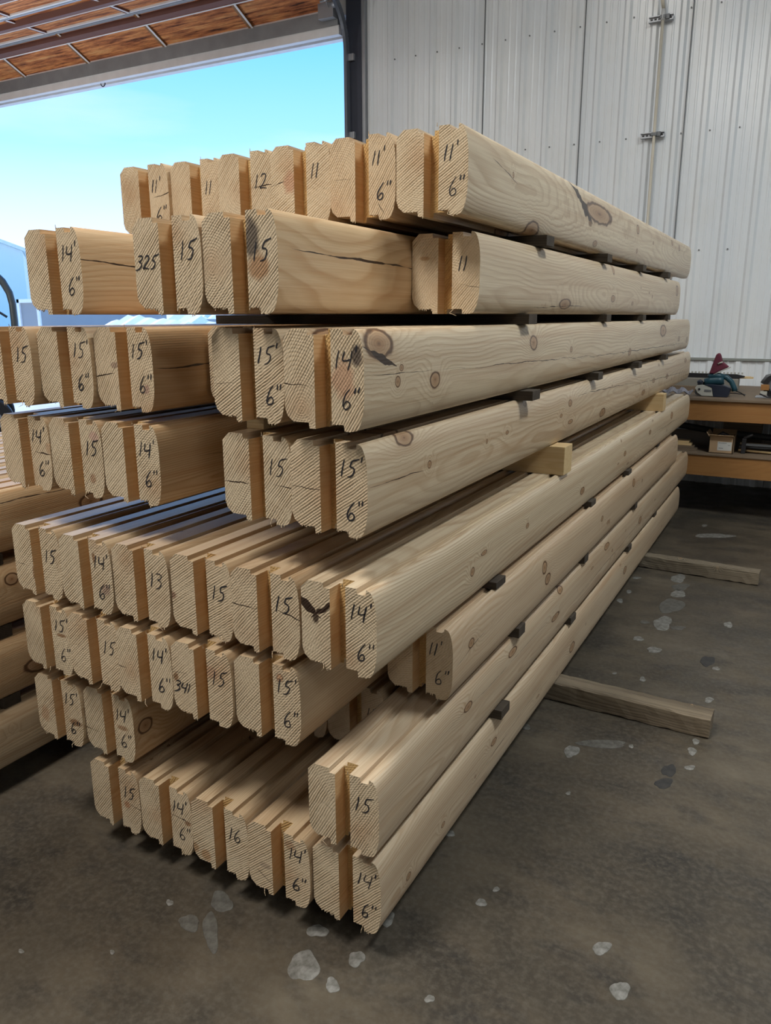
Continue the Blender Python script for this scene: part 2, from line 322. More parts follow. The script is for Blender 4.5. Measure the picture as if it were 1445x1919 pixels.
# ------------------------------------------------------------------ the log profile
def P(*l): return [(x*W, z) for x, z in l]
LEFT_TOP = P((.31, H-G), (.305, H), (.10, H), (0, H-.017))
LEFT_BOT = P((0, .026), (.03, .011), (.105, 0), (.305, 0), (.315, -T))
ARC = [k_/10*PI/2 for k_ in range(11)]
RIGHT_BOT = P((.75, 0), (.757, -T), (.862, -T))+P(*[(.885+.115*math.sin(t), .058-(.058+T*.9)*math.cos(t)) for t in ARC])
RIGHT_TOP = P(*[(.895+.105*math.sin(t), .108+(H-.0012-.108)*math.cos(t)) for t in ARC[::-1]])+P((.885, H), (.868, H), (.862, H-G), (.752, H-G), (.746, H))
FULL = LEFT_BOT+P((.43, -T), (.44, 0))+RIGHT_BOT+RIGHT_TOP+P((.44, H), (.435, H-G))+LEFT_TOP
SLA, SLB = .392, .600
PL = LEFT_BOT+P((SLA, -T), (SLA, H-G))+LEFT_TOP
PR = P((SLB, 0))+RIGHT_BOT+RIGHT_TOP+P((SLB, H))
def is_curve(a, b):
    xa, xb = a[0]/W, b[0]/W
    return (xa > .875 and xb > .875) or (xa < .10 and xb < .10 and False)
def sweep(mb, poly, y0, y1, side=0, cap0=None, cap1=None, slotx=None, slotm=2):
    n = len(poly)
    for i in range(n):
        a, b = poly[i], poly[(i+1) % n]
        m = side
        if slotx is not None and abs(a[0]-slotx*W) < 1e-6 and abs(b[0]-slotx*W) < 1e-6: m = slotm
        sm = is_curve(a, b)
        mb.quad([(a[0], y0, a[1]), (b[0], y0, b[1]), (b[0], y1, b[1]), (a[0], y1, a[1])], m, False)
        mb.s[-1] = sm
    if cap0 is not None: mb.quad([(x, y0, z) for x, z in poly][::-1], cap0)
    if cap1 is not None: mb.quad([(x, y1, z) for x, z in poly], cap1)
def smooth_fix(me):
    import bmesh
    bm = bmesh.new(); bm.from_mesh(me); bmesh.ops.remove_doubles(bm, verts=bm.verts, dist=1e-6)
    bmesh.ops.recalc_face_normals(bm, faces=bm.faces)
    for e in bm.edges:
        if len(e.link_faces) == 2: e.smooth = e.calc_face_angle(0) < .3
        else: e.smooth = False
    bm.to_mesh(me); bm.free()
def fringe(mb, rng, x0, x1, z, m, big=.005):
    x = x0
    while x < x1-.001:
        wd = rng.uniform(.0012, .004); d = rng.uniform(.0005, big)*(1 if rng.random() < .7 else .2)
        xe = min(x+wd, x1); k = rng.uniform(-.001, .001)
        A = [(x, -.0002, z+.0012), (xe, -.0002, z+.0012), ((x+xe)/2+k+.0005, rng.uniform(-.002, .001), z-d), ((x+xe)/2+k-.0005, rng.uniform(-.002, .001), z-d)]
        mb.quad(A, m); mb.quad([(p[0], p[1]+.0011, p[2]) for p in A][::-1], m)
        mb.quad([A[0], A[3], (A[3][0], A[3][1]+.0011, A[3][2]), (A[0][0], .0009, A[0][2])], m)
        x = xe+rng.uniform(0, .002)

# handwriting: strokes in a unit box (x 0..w, z 0..1)
GL = {
 '1': (.28, [[(.10, 1.0), (.06, .5), (.0, 0.0)]]),
 '2': (.62, [[(.02, .8), (.15, .98), (.4, .95), (.45, .7), (.25, .35), (.02, .05), (.25, .08), (.6, .02)]]),
 '3': (.62, [[(.02, .95), (.3, 1.0), (.52, .88), (.42, .66), (.2, .55), (.46, .48), (.52, .25), (.3, .0), (.0, -.08)]]),
 '4': (.66, [[(.10, .95), (.03, .55), (.05, .42), (.3, .42), (.52, .5)], [(.56, 1.0), (.5, .5), (.42, -.08)]]),
 '5': (.72, [[(.72, 1.1), (.5, 1.02), (.25, .93), (.18, .62), (.30, .60), (.46, .5), (.45, .25), (.3, .05), (.05, .0)]]),
 '6': (.60, [[(.40, 1.05), (.2, .8), (.06, .45), (.05, .15), (.2, -.02), (.42, .05), (.46, .25), (.32, .40), (.16, .3), (.10, .12)]]),
 "'": (.20, [[(.08, 1.25), (.06, .9)]]),
 '"': (.36, [[(.02, 1.12), (.0, .82)], [(.24, 1.15), (.21, .84)]]),
}
def write(mb, text, x, z, h, rng, slant=.12):
    cx = x
    for ch in text:
        wd, strokes = GL[ch]
        for st in strokes:
            pts = []
            ctrl = [Vector((cx+(px+slant*pz)*h+rng.uniform(-.03, .03)*h, z+pz*h*1.0+rng.uniform(-.02, .02)*h)) for px, pz in st]
            # Catmull-Rom
            for i in range(len(ctrl)-1):
                p0 = ctrl[max(i-1, 0)]; p1 = ctrl[i]; p2 = ctrl[i+1]; p3 = ctrl[min(i+2, len(ctrl)-1)]
                for k in range(5):
                    t = k/5; pts.append(.5*((2*p1)+(p2-p0)*t+(2*p0-5*p1+4*p2-p3)*t*t+(3*p1-p0-3*p2+p3)*t**3))
            pts.append(ctrl[-1])
            r0 = .00125*rng.uniform(.85, 1.25)
            L_, R_ = [], []
            for i, p in enumerate(pts):
                d = (pts[min(i+1, len(pts)-1)]-pts[max(i-1, 0)]); d = d.normalized() if d.length > 1e-9 else Vector((0, 1))
                nrm = Vector((-d[1], d[0])); e = min(i, len(pts)-1-i)/len(pts)
                rr = r0*(.6+1.2*min(e*3, .4)+.0)*rng.uniform(.85, 1.15)
                L_.append(p+nrm*rr); R_.append(p-nrm*rr)
            for i in range(len(pts)-1):
                mb.quad([(L_[i][0], -.0007, L_[i][1]), (R_[i][0], -.0007, R_[i][1]), (R_[i+1][0], -.0007, R_[i+1][1]), (L_[i+1][0], -.0007, L_[i+1][1])])
        cx += wd*h+.10*h

def log(key, x, y, z, L, right=(), left=None, label='', group=None, hs=None, he=None, detail=True):
    rng = random.Random(key)
    mb = MB(); dep = .040
    if detail:
        sweep(mb, PL, 0, dep, 0, cap0=1, slotx=SLA)
        sweep(mb, PR, 0, dep, 0, cap0=1, slotx=SLB)
        nfull = len(mb.f)
        sweep(mb, FULL, dep, L, 0, cap0=3, cap1=1)
        xs = [(.105, .305, 0), (.315, .39, -T), (.60, .75, 0), (.757, .872, -T)]
        for a, b, zz in xs:
            if rng.random() < .85: fringe(mb, rng, a*W, b*W, zz, 1, rng.choice([.002, .004, .006]))
        if rng.random() < .5:  # a stray splinter
            a = rng.uniform(.2, .8)*W; mb.tube([(a, .001, -.001), (a+rng.uniform(-.008, .008), -.004, -.010), (a+rng.uniform(-.015, .015), -.006, -.016)], [.0012, .0008, .0003], 5, 1)
        if rng.random() < .5:
            a = rng.uniform(.55, .62)*W; mb.tube([(a, .001, H-.001), (a+.001, -.001, H+.007)], [.0012, .0004], 5, 1)
    else:
        sweep(mb, FULL, 0, L, 0, cap0=1, cap1=1)
    me_mats = [hs or M_side, he or M_end, M_slot, M_rout]
    o = mb.build('log_timber', me_mats, loc=(x, y, z)); smooth_fix(o.data)
    tag(o, label, 'timber', group)
    if right or left:
        lines = []
        if right:
            if len(right) == 1: lines.append((right[0], (.68+rng.uniform(-.01, .03))*W, .50*H+rng.uniform(-.004, .008), .036, .12))
            else:
                lines.append((right[0], (.66+rng.uniform(-.01, .03))*W, .60*H+rng.uniform(-.004, .006), .034, .12))
                lines.append((right[1], (.72+rng.uniform(-.01, .03))*W, .16*H+rng.uniform(-.004, .006), .036, .12))
        if left: lines.append((left[0], left[1]*W, left[2]*H, left[3], left[4]))
        for tx, x_, z_, h_, sl in lines:
            tb = MB(); write(tb, tx, x_, z_, h_, rng, sl); tb.build('marker_writing', M_ink, parent=o)
    return o

ZR = {1: 1.6817, 2: 1.4631, 3: 1.2454, 4: 1.0277, 5: .7412, 6: .5306, 7: .3089, 8: .09}
ft = lambda f: f*.3048
A6 = lambda a: (a+"'", '6"')
DATA = [
 ('1A', -.918, .461, ft(11.5), A6('11')), ('1B', -.738, .473, ft(11), ('11',)), ('1C', -.554, .454, ft(12), ('12',)), ('1D', -.372, .441, ft(11), ('11',)), ('1E', -.192, .437, ft(11.5), A6('11')), ('1F', -.010, .437, 3.60, A6('11')),
 ('2A', -.753, -.010, ft(14.5), A6('14')), ('2B', -.371, -.047, ft(15), ('15',)), ('2C', -.190, -.043, ft(15), ('15',)), ('2D', -.008, .519, 3.19, ('11',)),
 ('3A', -.950, -.013, ft(15), ('15',)), ('3B', -.7695, .008, ft(15.5), A6('15')), ('3C', -.588, .019, ft(15.5), A6('15')), ('3M', -.4, .20, ft(12), ()), ('3D', -.208, -.011, ft(15.5), A6('15')), ('3E', -.012, -.033, 4.32, A6('14')),
 ('4A', -.941, .004, ft(14.5), A6('14')), ('4B', -.760, .007, ft(15), ('15',)), ('4C', -.578, .008, ft(14.5), A6('14')), ('4D', -.208, .006, ft(15), ('15',)), ('4E', -.022, -.006, 4.546, A6('15')),
 ('5A', -.924, -.014, ft(15), ('15',)), ('5B', -.728, -.027, ft(14.5), A6('14')), ('5C', -.5455, -.024, ft(13), ('13',)), ('5D', -.361, -.021, ft(15), ('15',)), ('5E', -.175, -.031, ft(15), ('15',)), ('5F', .010, -.030, 4.484, A6('14')),
 ('6A', -.912, -.018, ft(15.5), A6('15')), ('6B', -.7295, -.024, ft(15), ('15',)), ('6C', -.5465, -.034, ft(14.5), A6('14')), ('6D', -.364, -.035, ft(15), ('15',)), ('6E', -.182, -.027, ft(15.5), A6('15')), ('6F', .025, .325, 3.61, A6('11')),
 ('7A', -.919, -.004, ft(15.5), A6('15')), ('7B', -.736, .005, ft(14.5), A6('14')), ('7C', -.360, .350, ft(11.5), ()), ('7D', -.176, .348, ft(11), ("11'",)), ('7E', .007, -.019, 4.688, ('15',)),
 ('8A', -.739, .006, ft(15), ('15',)), ('8B', -.555, .005, ft(14.5), A6('14')), ('8C', -.369, -.001, ft(16), ('16',)), ('8D', -.184, -.008, ft(14.5), A6('14')), ('8E', 0, 0, 4.448, A6('14')),
]
ORD = {1: 'top', 2: 'second', 3: 'third', 4: 'fourth', 5: 'fifth', 6: 'sixth', 7: 'seventh', 8: 'bottom'}
CNT = {1: 'leftmost', 2: 'second from left', 3: 'third from left', 4: 'fourth from left', 5: 'fifth from left', 6: 'sixth from left'}
LAB = {}
for r_ in range(1, 9):
    ks = [d for d in DATA if d[0][0] == str(r_)]
    for i, d in enumerate(ks):
        mark = ' '.join(d[4])
        pos = 'rightmost' if i == len(ks)-1 else CNT[i+1]
        LAB[d[0]] = ('log timber marked %s, ' % mark if mark else 'unmarked log timber, ') + pos + ' in the ' + (ORD[r_]+' layer' + ('' if r_ in (1, 8) else ' from the top'))
LAB['2B'] = "log timber marked 325 and 15, second from left in the second layer from the top"
LAB['2C'] = "log timber marked 15 over dark stain, split side face, second layer from the top"
LAB['6D'] = "log timber marked 341 and 15, fourth from left in the sixth layer from the top"
LAB['5F'] = "log timber marked 14' 6\" with dark bark pocket, rightmost in the fifth layer"
LAB['3E'] = "log timber marked 14' 6\" with large knot on its side, right of third layer"
LAB['1F'] = "log timber marked 11' 6\" with big dark knot on its side, right of top layer"
LAB['2D'] = "short clear-sided log timber marked 11, rightmost in the second layer from the top"
LAB['6F'] = "short log timber marked 11' 6\", rightmost in the sixth layer from the top"
LAB['7D'] = "short recessed log timber marked 11' in shade, seventh layer, left of the 15"
LAB['7C'] = "short recessed unmarked log timber half hidden in the seventh layer from the top"
LAB['3M'] = "recessed log timber seen as a sliver between the two groups of the third layer"
for key, x, y, L, mk in [(d[0], d[1], d[2], d[3], d[4]) for d in DATA]:
    left = None
    if key == '2B': left = ('325', .015, .44, .0265, .30)
    if key == '6D': left = ('341', .015, .28, .0275, .28)
    if key == '7C': left = ('1', .25, .18, .03, .2)
    log(key, x, y, ZR[int(key[0])], L, mk, left, LAB[key], 'log timbers in the %s layer of the main stack' % ORD[int(key[0])], HS.get(key), HE.get(key))

# ------------------------------------------------------------------ second stack, left
S2X = -1.170-W
z2 = {1: .770, 2: .545, 3: .315, 4: .09}
names2 = {1: 'top', 2: 'second', 3: 'third', 4: 'bottom'}
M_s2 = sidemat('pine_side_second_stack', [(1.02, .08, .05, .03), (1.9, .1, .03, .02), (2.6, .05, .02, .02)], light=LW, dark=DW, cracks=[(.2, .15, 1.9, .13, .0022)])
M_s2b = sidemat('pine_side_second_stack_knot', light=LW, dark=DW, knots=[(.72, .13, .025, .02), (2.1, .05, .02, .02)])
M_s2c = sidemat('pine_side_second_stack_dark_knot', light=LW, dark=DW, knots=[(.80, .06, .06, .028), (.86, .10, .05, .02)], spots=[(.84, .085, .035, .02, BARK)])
for r_ in (1, 2, 3, 4):
    for c in (range(6) if r_ == 1 else (0, 5)):
        lab = ('long log timber, %s in the top layer of the left stack' % ['rightmost', 'second from right', 'third from right', 'fourth from right', 'fifth from right', 'leftmost'][c]) if r_ == 1 else ('log timber in the %s layer of the left stack, %s side' % (names2[r_], 'right' if c == 0 else 'left'))
        o = log('s2%d%d' % (r_, c), S2X-c*.187, -.62+.02*((c*7+r_*3) % 4), z2[r_], 4.9, (), None, lab, 'log timbers of the left stack', {(1, 0): M_s2, (2, 0): M_s2b, (3, 0): M_s2c}.get((r_, c)), None, detail=False)
for r_ in (1, 2, 3):
    for j, yy in enumerate((.1, 1.2, 2.4, 3.5)):
        mb = MB(); zb = z2[r_+1]+H; mb.box(S2X-.95, S2X+.165, -.03, .03, 0, z2[r_]-T-zb)
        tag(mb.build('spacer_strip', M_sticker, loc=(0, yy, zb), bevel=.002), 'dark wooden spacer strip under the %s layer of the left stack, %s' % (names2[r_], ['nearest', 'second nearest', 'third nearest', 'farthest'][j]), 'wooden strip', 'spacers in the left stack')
for yy in (.9, 3.2):
    mb = MB(); mb.box(S2X-1.0, S2X+.10, -.045, .045, 0, .0785)
    tag(mb.build('skid_timber', M_skid, loc=(0, yy, 0), bevel=.003), 'skid timber under the left stack, %s one' % ('near' if yy < 2 else 'far'), 'skid', 'skids under the left stack')

# ------------------------------------------------------------------ spacers between layers
def spacer(x0, x1, y, zb, zt, wy, mat, label, group, tilt=0.0, name='spacer_strip', cat='wooden strip'):
    mb = MB(); M = Matrix.Rotation(tilt, 4, 'Z')
    mb.box(x0-x1, 0, -wy/2, wy/2, 0, zt-zb, M=None)
    o = mb.build(name, mat, loc=(x1, y, zb), rz=tilt, bevel=.0015)
    return tag(o, label, cat, group)
SP = {(1, 2): [(1.02, .19), (1.79, .185), (2.52, .18), (3.22, .18)], (2, 3): [(.90, .185), (1.90, .175), (2.67, .17), (3.42, .165)], (3, 4): [(.94, .19), (1.79, .18), (2.60, .18), (3.40, .175)],
      (5, 6): [(.69, .195), (1.78, .19), (2.49, .19), (3.4, .17)], (6, 7): [(.88, .20), (1.71, .19), (2.71, .19)], (7, 8): [(.76, .195), (1.60, .18), (2.70, .18), (3.5, .17)]}
CO = ['nearest', 'second nearest', 'third nearest', 'farthest']
for (a, b), l in SP.items():
    zb, zt = ZR[b]+H, ZR[a]-T
    for j, (yy, xr) in enumerate(l):
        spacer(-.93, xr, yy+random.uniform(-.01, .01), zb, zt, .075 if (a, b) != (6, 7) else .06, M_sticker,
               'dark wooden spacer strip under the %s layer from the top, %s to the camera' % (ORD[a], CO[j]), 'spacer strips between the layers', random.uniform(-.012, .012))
for j, (yy, xr) in enumerate([(1.325, .195), (3.385, .185)]):
    spacer(-.93, xr, yy, ZR[5]+H, ZR[4]-T, .095, M_block, 'pale square wooden block bar in the wide gap under the fourth layer, %s one' % ('near' if j == 0 else 'far'), 'square blocks in the wide gap', 0, 'spacer_block', 'wooden block')
spacer(-.195, -.148, .10, ZR[4]+H, ZR[3]-T, .05, M_block, 'short pale scrap spacer on the fourth layer near the timber marked 15', None, 0, 'spacer_block', 'wooden block')

# skids on the floor
for j, (xa, xb, ya, yb, hh, ww, lab) in enumerate([(-.95, .728, 1.455, 1.45, .0768, .094, 'near weathered grey skid timber sticking out from under the main stack'), (-.95, .780, 3.34, 3.28, .0768, .078, 'far weathered skid timber with pale top sticking out from under the main stack')]):
    rng = random.Random(j+5); mb = MB(); n_ = 60
    ang = math.atan2(yb-ya, xb-xa)*1.0-(.035 if j == 0 else .03)
    Ls = xb-xa; secs = []
    for i in range(n_+1):
        t = -Ls*i/n_; q = [(-ww/2, .002), (-ww/2+.002, hh*.5), (-ww/2+.004, hh-.006), (-ww/2+.010, hh), (0, hh), (ww/2-.006, hh), (ww/2, hh-.006), (ww/2, .002)]
        secs.append([(t, a+rng.uniform(-.0018, .0018), max(0, b+(rng.uniform(-.0018, .0006) if 1 < k < 7 else (rng.uniform(0, .006) if k == 0 else 0)))) for k, (a, b) in enumerate(q)])
    for i in range(n_):
        for k in range(8):
            k2 = (k+1) % 8; mb.quad([secs[i][k], secs[i][k2], secs[i+1][k2], secs[i+1][k]])
    mb.quad(secs[0][::-1]); mb.quad(secs[-1])
    o = mb.build('skid_timber', M_skid, loc=(xb, yb, 0), rz=ang, fixn=True)
    tag(o, lab, 'skid', 'skids under the main stack')

# ------------------------------------------------------------------ floor, walls, ceiling
n = NT('stained_concrete'); co = n.obj()
a = n.noise(n.vm('MULTIPLY', co, (1.0, 1.6, 1)), 1.6, 8, .62); b = n.noise(co, 7, 6, .65); c = n.noise(co, 60, 3, .6); d = n.noise(n.vm('MULTIPLY', co, (1.3, 2.5, 1)), 2.7, 5, .7)
col = n.ramp(a, [(.36, (.033, .030, .026)), (.47, (.056, .047, .036)), (.55, (.084, .068, .049)), (.68, (.13, .108, .078))])
col = n.mix(n.mr(b, .35, .75, 0, .5), col, (.092, .072, .046)); col = n.mix(n.mr(d, .5, .68, 0, .6), col, (.018, .019, .021)); col = n.mix(n.mr(c, .42, .75, 0, .5), col, (.13, .115, .09))
sp = n.n('ShaderNodeTexVoronoi'); n.put(sp.inputs['Vector'], n.vm('ADD', co, n.vm('SCALE', n.noise(co, 20, 2, .5, 1), .05))); sp.inputs['Scale'].default_value = 3.4
col = n.mix(n.m('MULTIPLY', n.m('LESS_THAN', sp.outputs['Distance'], .03), .3), col, (.22, .21, .19))
n.bump(n.m('ADD', c, b), .15, .002)
M_floor = n.fin(col, n.mr(b, .3, .8, .30, .60), 0, .35)
def slab(name, x0, x1, y0, y1, z0, z1, mat, kind='structure'):
    mb = MB(); mb.box(x0, x1, y0, y1, z0, z1); o = mb.build(name, mat); tag(o, kind=kind); return o
XL, XR, YB, YF = -14.5, 6.5, -9.0, 6.05
floor = slab('floor', XL, XR, YB-.2, YF+.2, -.12, 0, M_floor)
M_white = plain('white_liner_panel', (.55, .56, .56), .45, 0, .06, 2.0)
M_ceil = plain('white_ceiling_panel', (.62, .62, .60), .6, 0, .05, 2.0)
slab('ceiling', XL-.2, XR+.2, YB-.2, YF+.3, CEIL, CEIL+.1, M_ceil)
slab('wall_left', XL-.2, XL, YB, YF+.2, 0, CEIL, M_white); slab('wall_right', XR, XR+.2, YB, YF+.2, 0, CEIL, M_white)
mb = MB(); mb.box(XL, XR, YB-.2, YB, 0, CEIL)
tag(mb.build('wall_rear', M_white), kind='structure')
DX0, DX1, DZ = -13.2, -3.455, 4.17
# ribbed metal liner on the front wall, right of the door
n = NT('ribbed_white_metal'); co = n.obj(); v = n.noise(n.vm('MULTIPLY', co, (3, 3, .5)), 1.0, 4)
col = n.mix(n.mr(v, .3, .7), (.72, .77, .82), (.80, .83, .85)); dst = n.noise(n.vm('MULTIPLY', co, (2, 1, 1.5)), 1.3, 5, .6); col = n.mix(n.mr(dst, .5, .75, 0, .3), col, (.66, .66, .62))
n.bump(n.noise(n.vm('MULTIPLY', co, (4, 1, 1)), 1.2, 2), .25, .01)
M_rib = n.fin(col, .27, 0, .5)
M_seam = plain('dark_panel_seam', (.13, .14, .15), .6); M_galv = plain('galvanised_steel', (.42, .44, .47), .45, .6); M_screw = plain('grey_screw_head', (.16, .17, .18), .5, .4)
mb = MB(); pitch = .2235; prof = []; x = -3.05
RX = -2.106-9*pitch
k = 0
while RX+k*pitch < XR:
    c0 = RX+k*pitch
    prof += [(c0-.034, 0), (c0-.015, -.020), (c0+.015, -.020), (c0+.034, 0), (c0+.072, 0), (c0+.078, -.004), (c0+.088, -.004), (c0+.094, 0), (c0+.134, 0), (c0+.140, -.004), (c0+.150, -.004), (c0+.156, 0)]
    k += 1
prof = [(px, py) for px, py in prof if px > -3.26 and px < XR]
prof = [(-3.29, 0)]+prof+[(XR, 0)]
for i in range(len(prof)-1):
    (xa, ya), (xb, yb) = prof[i], prof[i+1]
    for z0, z1 in ((0, 1.08), (1.08, CEIL)):
        mb.quad([(xa, YF+ya, z0), (xb, YF+yb, z0), (xb, YF+yb, z1), (xa, YF+ya, z1)])
mb.box(-3.29, XR, YF+.03, YF+.2, 0, CEIL)
wall = mb.build('wall_front', M_rib); tag(wall, kind='structure')
mb = MB(); mb.box(DX0-1.2, DX1+.165, YF, YF+.2, DZ+.14, CEIL); mb.box(XL, DX0, YF, YF+.2, 0, DZ+.14)
tag(mb.build('wall_door_header', M_white), kind='structure')
for i, xs in enumerate((-2.03, -1.118, -.250, .655)):
    mb = MB(); mb.box(xs-.002, xs+.002, YF-.0215, YF-.001, 0, CEIL); o = mb.build('panel_seam', M_seam, parent=wall)
for zz in (3.84, 2.915, 1.985):
    for kk in range(20):
        xs = RX+kk*pitch+.05+pitch*.0
        if xs < -3.1 or xs > 2.2: continue
        mb = MB(); mb.tube([(xs, YF-.001, zz), (xs, YF-.009, zz)], .0065, 8); mb.build('screw', M_screw, parent=wall)
M_trimg = plain('grey_green_trim', (.24, .26, .24), .5)
slab('trim_1', -2.9, XR, YF-.028, YF, 1.075, 1.094, M_trimg)
slab('trim_2', -3.29, -3.255, YF-.05, YF, 0, CEIL, M_galv)
M_jamb = plain('dark_blue_steel', (.045, .052, .075), .5, .2)
slab('trim_3', DX1, -3.29, YF-.06, YF+.2, 0, CEIL, M_jamb)
M_cream = plain('cream_conduit', (.60, .56, .47), .5)
M_dark = plain('dark_rubber', (.02, .02, .022), .6); M_black = plain('black_plastic', (.015, .015, .018), .45)

# conduit
cr_ = empty('wall_conduit', (-.47, YF-.075, 0)); tag(cr_, 'cream vertical conduit pipe clamped to the ribbed white wall', 'pipe')
mb = MB(); mb.tube([(0, 0, .1), (0, 0, 3.76)], .0125, 12); mb.build('pipe', M_cream, parent=cr_)
mb = MB(); mb.tube([(0, 0, 3.76), (0, 0, 3.84)], .018, 12, 0); mb.build('coupling', M_white, parent=cr_)
mb = MB(); mb.tube([(0, 0, 3.84), (-.01, -.02, 3.90), (-.035, -.02, 3.98), (-.05, -.02, 4.2), (-.05, -.02, 5.4)], .014, 10); mb.build('flexible_conduit', M_cream, parent=cr_)
for zz in (3.785, 2.915):
    mb = MB()
    xa, xb = -.115, .075
    mb.box(xa, xb, .035, .055, zz-.021, zz+.021); mb.box(xa, xb, .014, .036, zz+.014, zz+.021); mb.box(xa, xb, .014, .036, zz-.021, zz-.014)
    br = mb.build('strut_channel', M_galv, parent=cr_)
    mb = MB()
    for q in range(6): mb.box(xa+.012+q*.03, xa+.030+q*.03, .0335, .0352, zz-.006, zz+.006)
    mb.build('slots', M_black, parent=br)
    mb = MB(); mb.box(-.02, .02, -.017, -.013, zz-.012, zz+.012); mb.box(-.022, -.018, -.015, .03, zz-.012, zz+.012); mb.box(.018, .022, -.015, .03, zz-.012, zz+.012); mb.box(.02, .05, .0, .014, zz-.016, zz+.018)
    mb.build('pipe_clamp', M_screw, parent=br)

# ------------------------------------------------------------------ overhead door
n = NT('sprayed_orange_insulation'); co = n.obj(); v1 = n.noise(n.vm('MULTIPLY', co, (2.2, 26, 26)), 1.0, 7, .68); v2 = n.noise(n.vm('MULTIPLY', co, (5, 16, 16)), 1.0, 4, .6)
col = n.ramp(v1, [(.36, (.10, .035, .02)), (.44, (.50, .16, .06)), (.56, (.88, .36, .13)), (.7, (.95, .58, .25))])
col = n.mix(n.mr(v2, .5, .8, 0, .4), col, (.16, .07, .05))
n.bump(n.m('ADD', v1, v2), 1.0, .03)
M_foam = n.fin(col, .7, 0, .3)
M_strut = plain('brown_primed_steel', (.20, .09, .07), .5, .3); M_wsteel = plain('white_painted_steel', (.85, .85, .86), .5); M_gsteel = plain('grey_door_steel', (.30, .31, .32), .5, .3, .25, 6)
door = empty('door_1', (-6.5, 5.9, 4.1)); tag(door, kind='structure')
SEC = [((5.905, 4.305), (5.45, 4.515)), ((5.44, 4.520), (4.89, 4.500)), ((4.88, 4.500), (4.33, 4.500)), ((4.32, 4.50), (3.77, 4.50)), ((3.76, 4.5), (3.2, 4.5)), ((3.19, 4.5), (2.63, 4.5))]
def dpart(mb, name, mat, parent=None):
    o = mb.build(name, mat, parent=parent or door); o.location = (6.5, -5.9, -4.1) if parent is None else (0, 0, 0); return o
xa, xb = DX0+.04, DX1-.03
for i, ((y0, z0), (y1, z1)) in enumerate(SEC):
    dy, dz = y1-y0, z1-z0; Lk = math.hypot(dy, dz); ux, uz = dy/Lk, dz/Lk; nx, nz = (uz, -ux)
    if nz > 0: nx, nz = -nx, -nz     # underside normal
    def pt(s, t): return (y0+ux*s+nx*t, z0+uz*s+nz*t)
    mb = MB(); mb.prism([pt(0, 0), pt(Lk, 0), pt(Lk, -.045), pt(0, -.045)], 0, xa, xb)
    pn = dpart(mb, 'door_panel', M_foam)
    # edge rails
    for (s0, s1, mt, nm) in ((0, .03, M_wsteel, 'panel_edge'), (Lk-.03, Lk, M_galv, 'panel_edge')):
        mb = MB(); mb.prism([pt(s0, 0), pt(s1, 0), pt(s1, .018), pt(s0, .018)], 0, xa, xb); dpart(mb, nm, mt, pn)
    # strut
    if True:
        s0 = Lk*.72 if i == 0 else Lk*.62
        mb = MB(); mb.prism([pt(s0, 0), pt(s0+.09, 0), pt(s0+.075, .055), pt(s0+.015, .055)], 0, xa, xb); mb.prism([pt(s0-.018, .0), pt(s0+.002, .0), pt(s0+.002, .006), pt(s0-.018, .006)], 0, xa, xb)
        dpart(mb, 'door_strut', M_strut, pn)
        mb = MB(); mb.prism([pt(s0+.002, .056), pt(s0+.014, .056), pt(s0+.014, .059), pt(s0+.002, .059)], 0, xa, xb); dpart(mb, 'strut_lip', M_wsteel, pn)
    base = [-7.97, -6.867, -5.683, -4.512] if i % 2 == 0 else [-8.2, -6.996, -5.744, -4.6]
    for x0 in base+[base[0]-1.15*q_ for q_ in range(1, 5)]:
        if x0 < xa: continue
        mb = MB(); M_ = None
        mb.prism([pt(.02, .0), pt(Lk-.02, 0), pt(Lk-.02, .02), pt(.02, .02)], 0, x0-.028, x0+.028); dpart(mb, 'door_stile', M_strut if i else M_beam, pn)
        mb = MB(); mb.prism([pt(.02, .02), pt(Lk-.02, .02), pt(Lk-.02, .024), pt(.02, .024)], 0, x0+.006, x0+.03); dpart(mb, 'stile_edge', M_wsteel, pn)
mb = MB(); mb.prism([(5.94, 4.185), (5.885, 4.175), (5.87, 4.30), (5.925, 4.315)], 0, xa, xb); dpart(mb, 'bottom_rail', M_gsteel)
mb = MB(); mb.box(xa, xb, 5.90, 5.965, 4.098, 4.182); dpart(mb, 'bottom_seal', M_wsteel)
mb = MB(); mb.tube([(-6.72+.035*math.cos(t*PI/6), 5.93, 4.085+.035*math.sin(t*PI/6)) for t in range(6, 13)], .006, 8); dpart(mb, 'pull_ring', M_jamb)
# header closing the opening above the raised door, outside trim
slab('trim_4', DX0, DX1, YF+.12, YF+.2, DZ-.02, DZ+.14, M_wsteel)
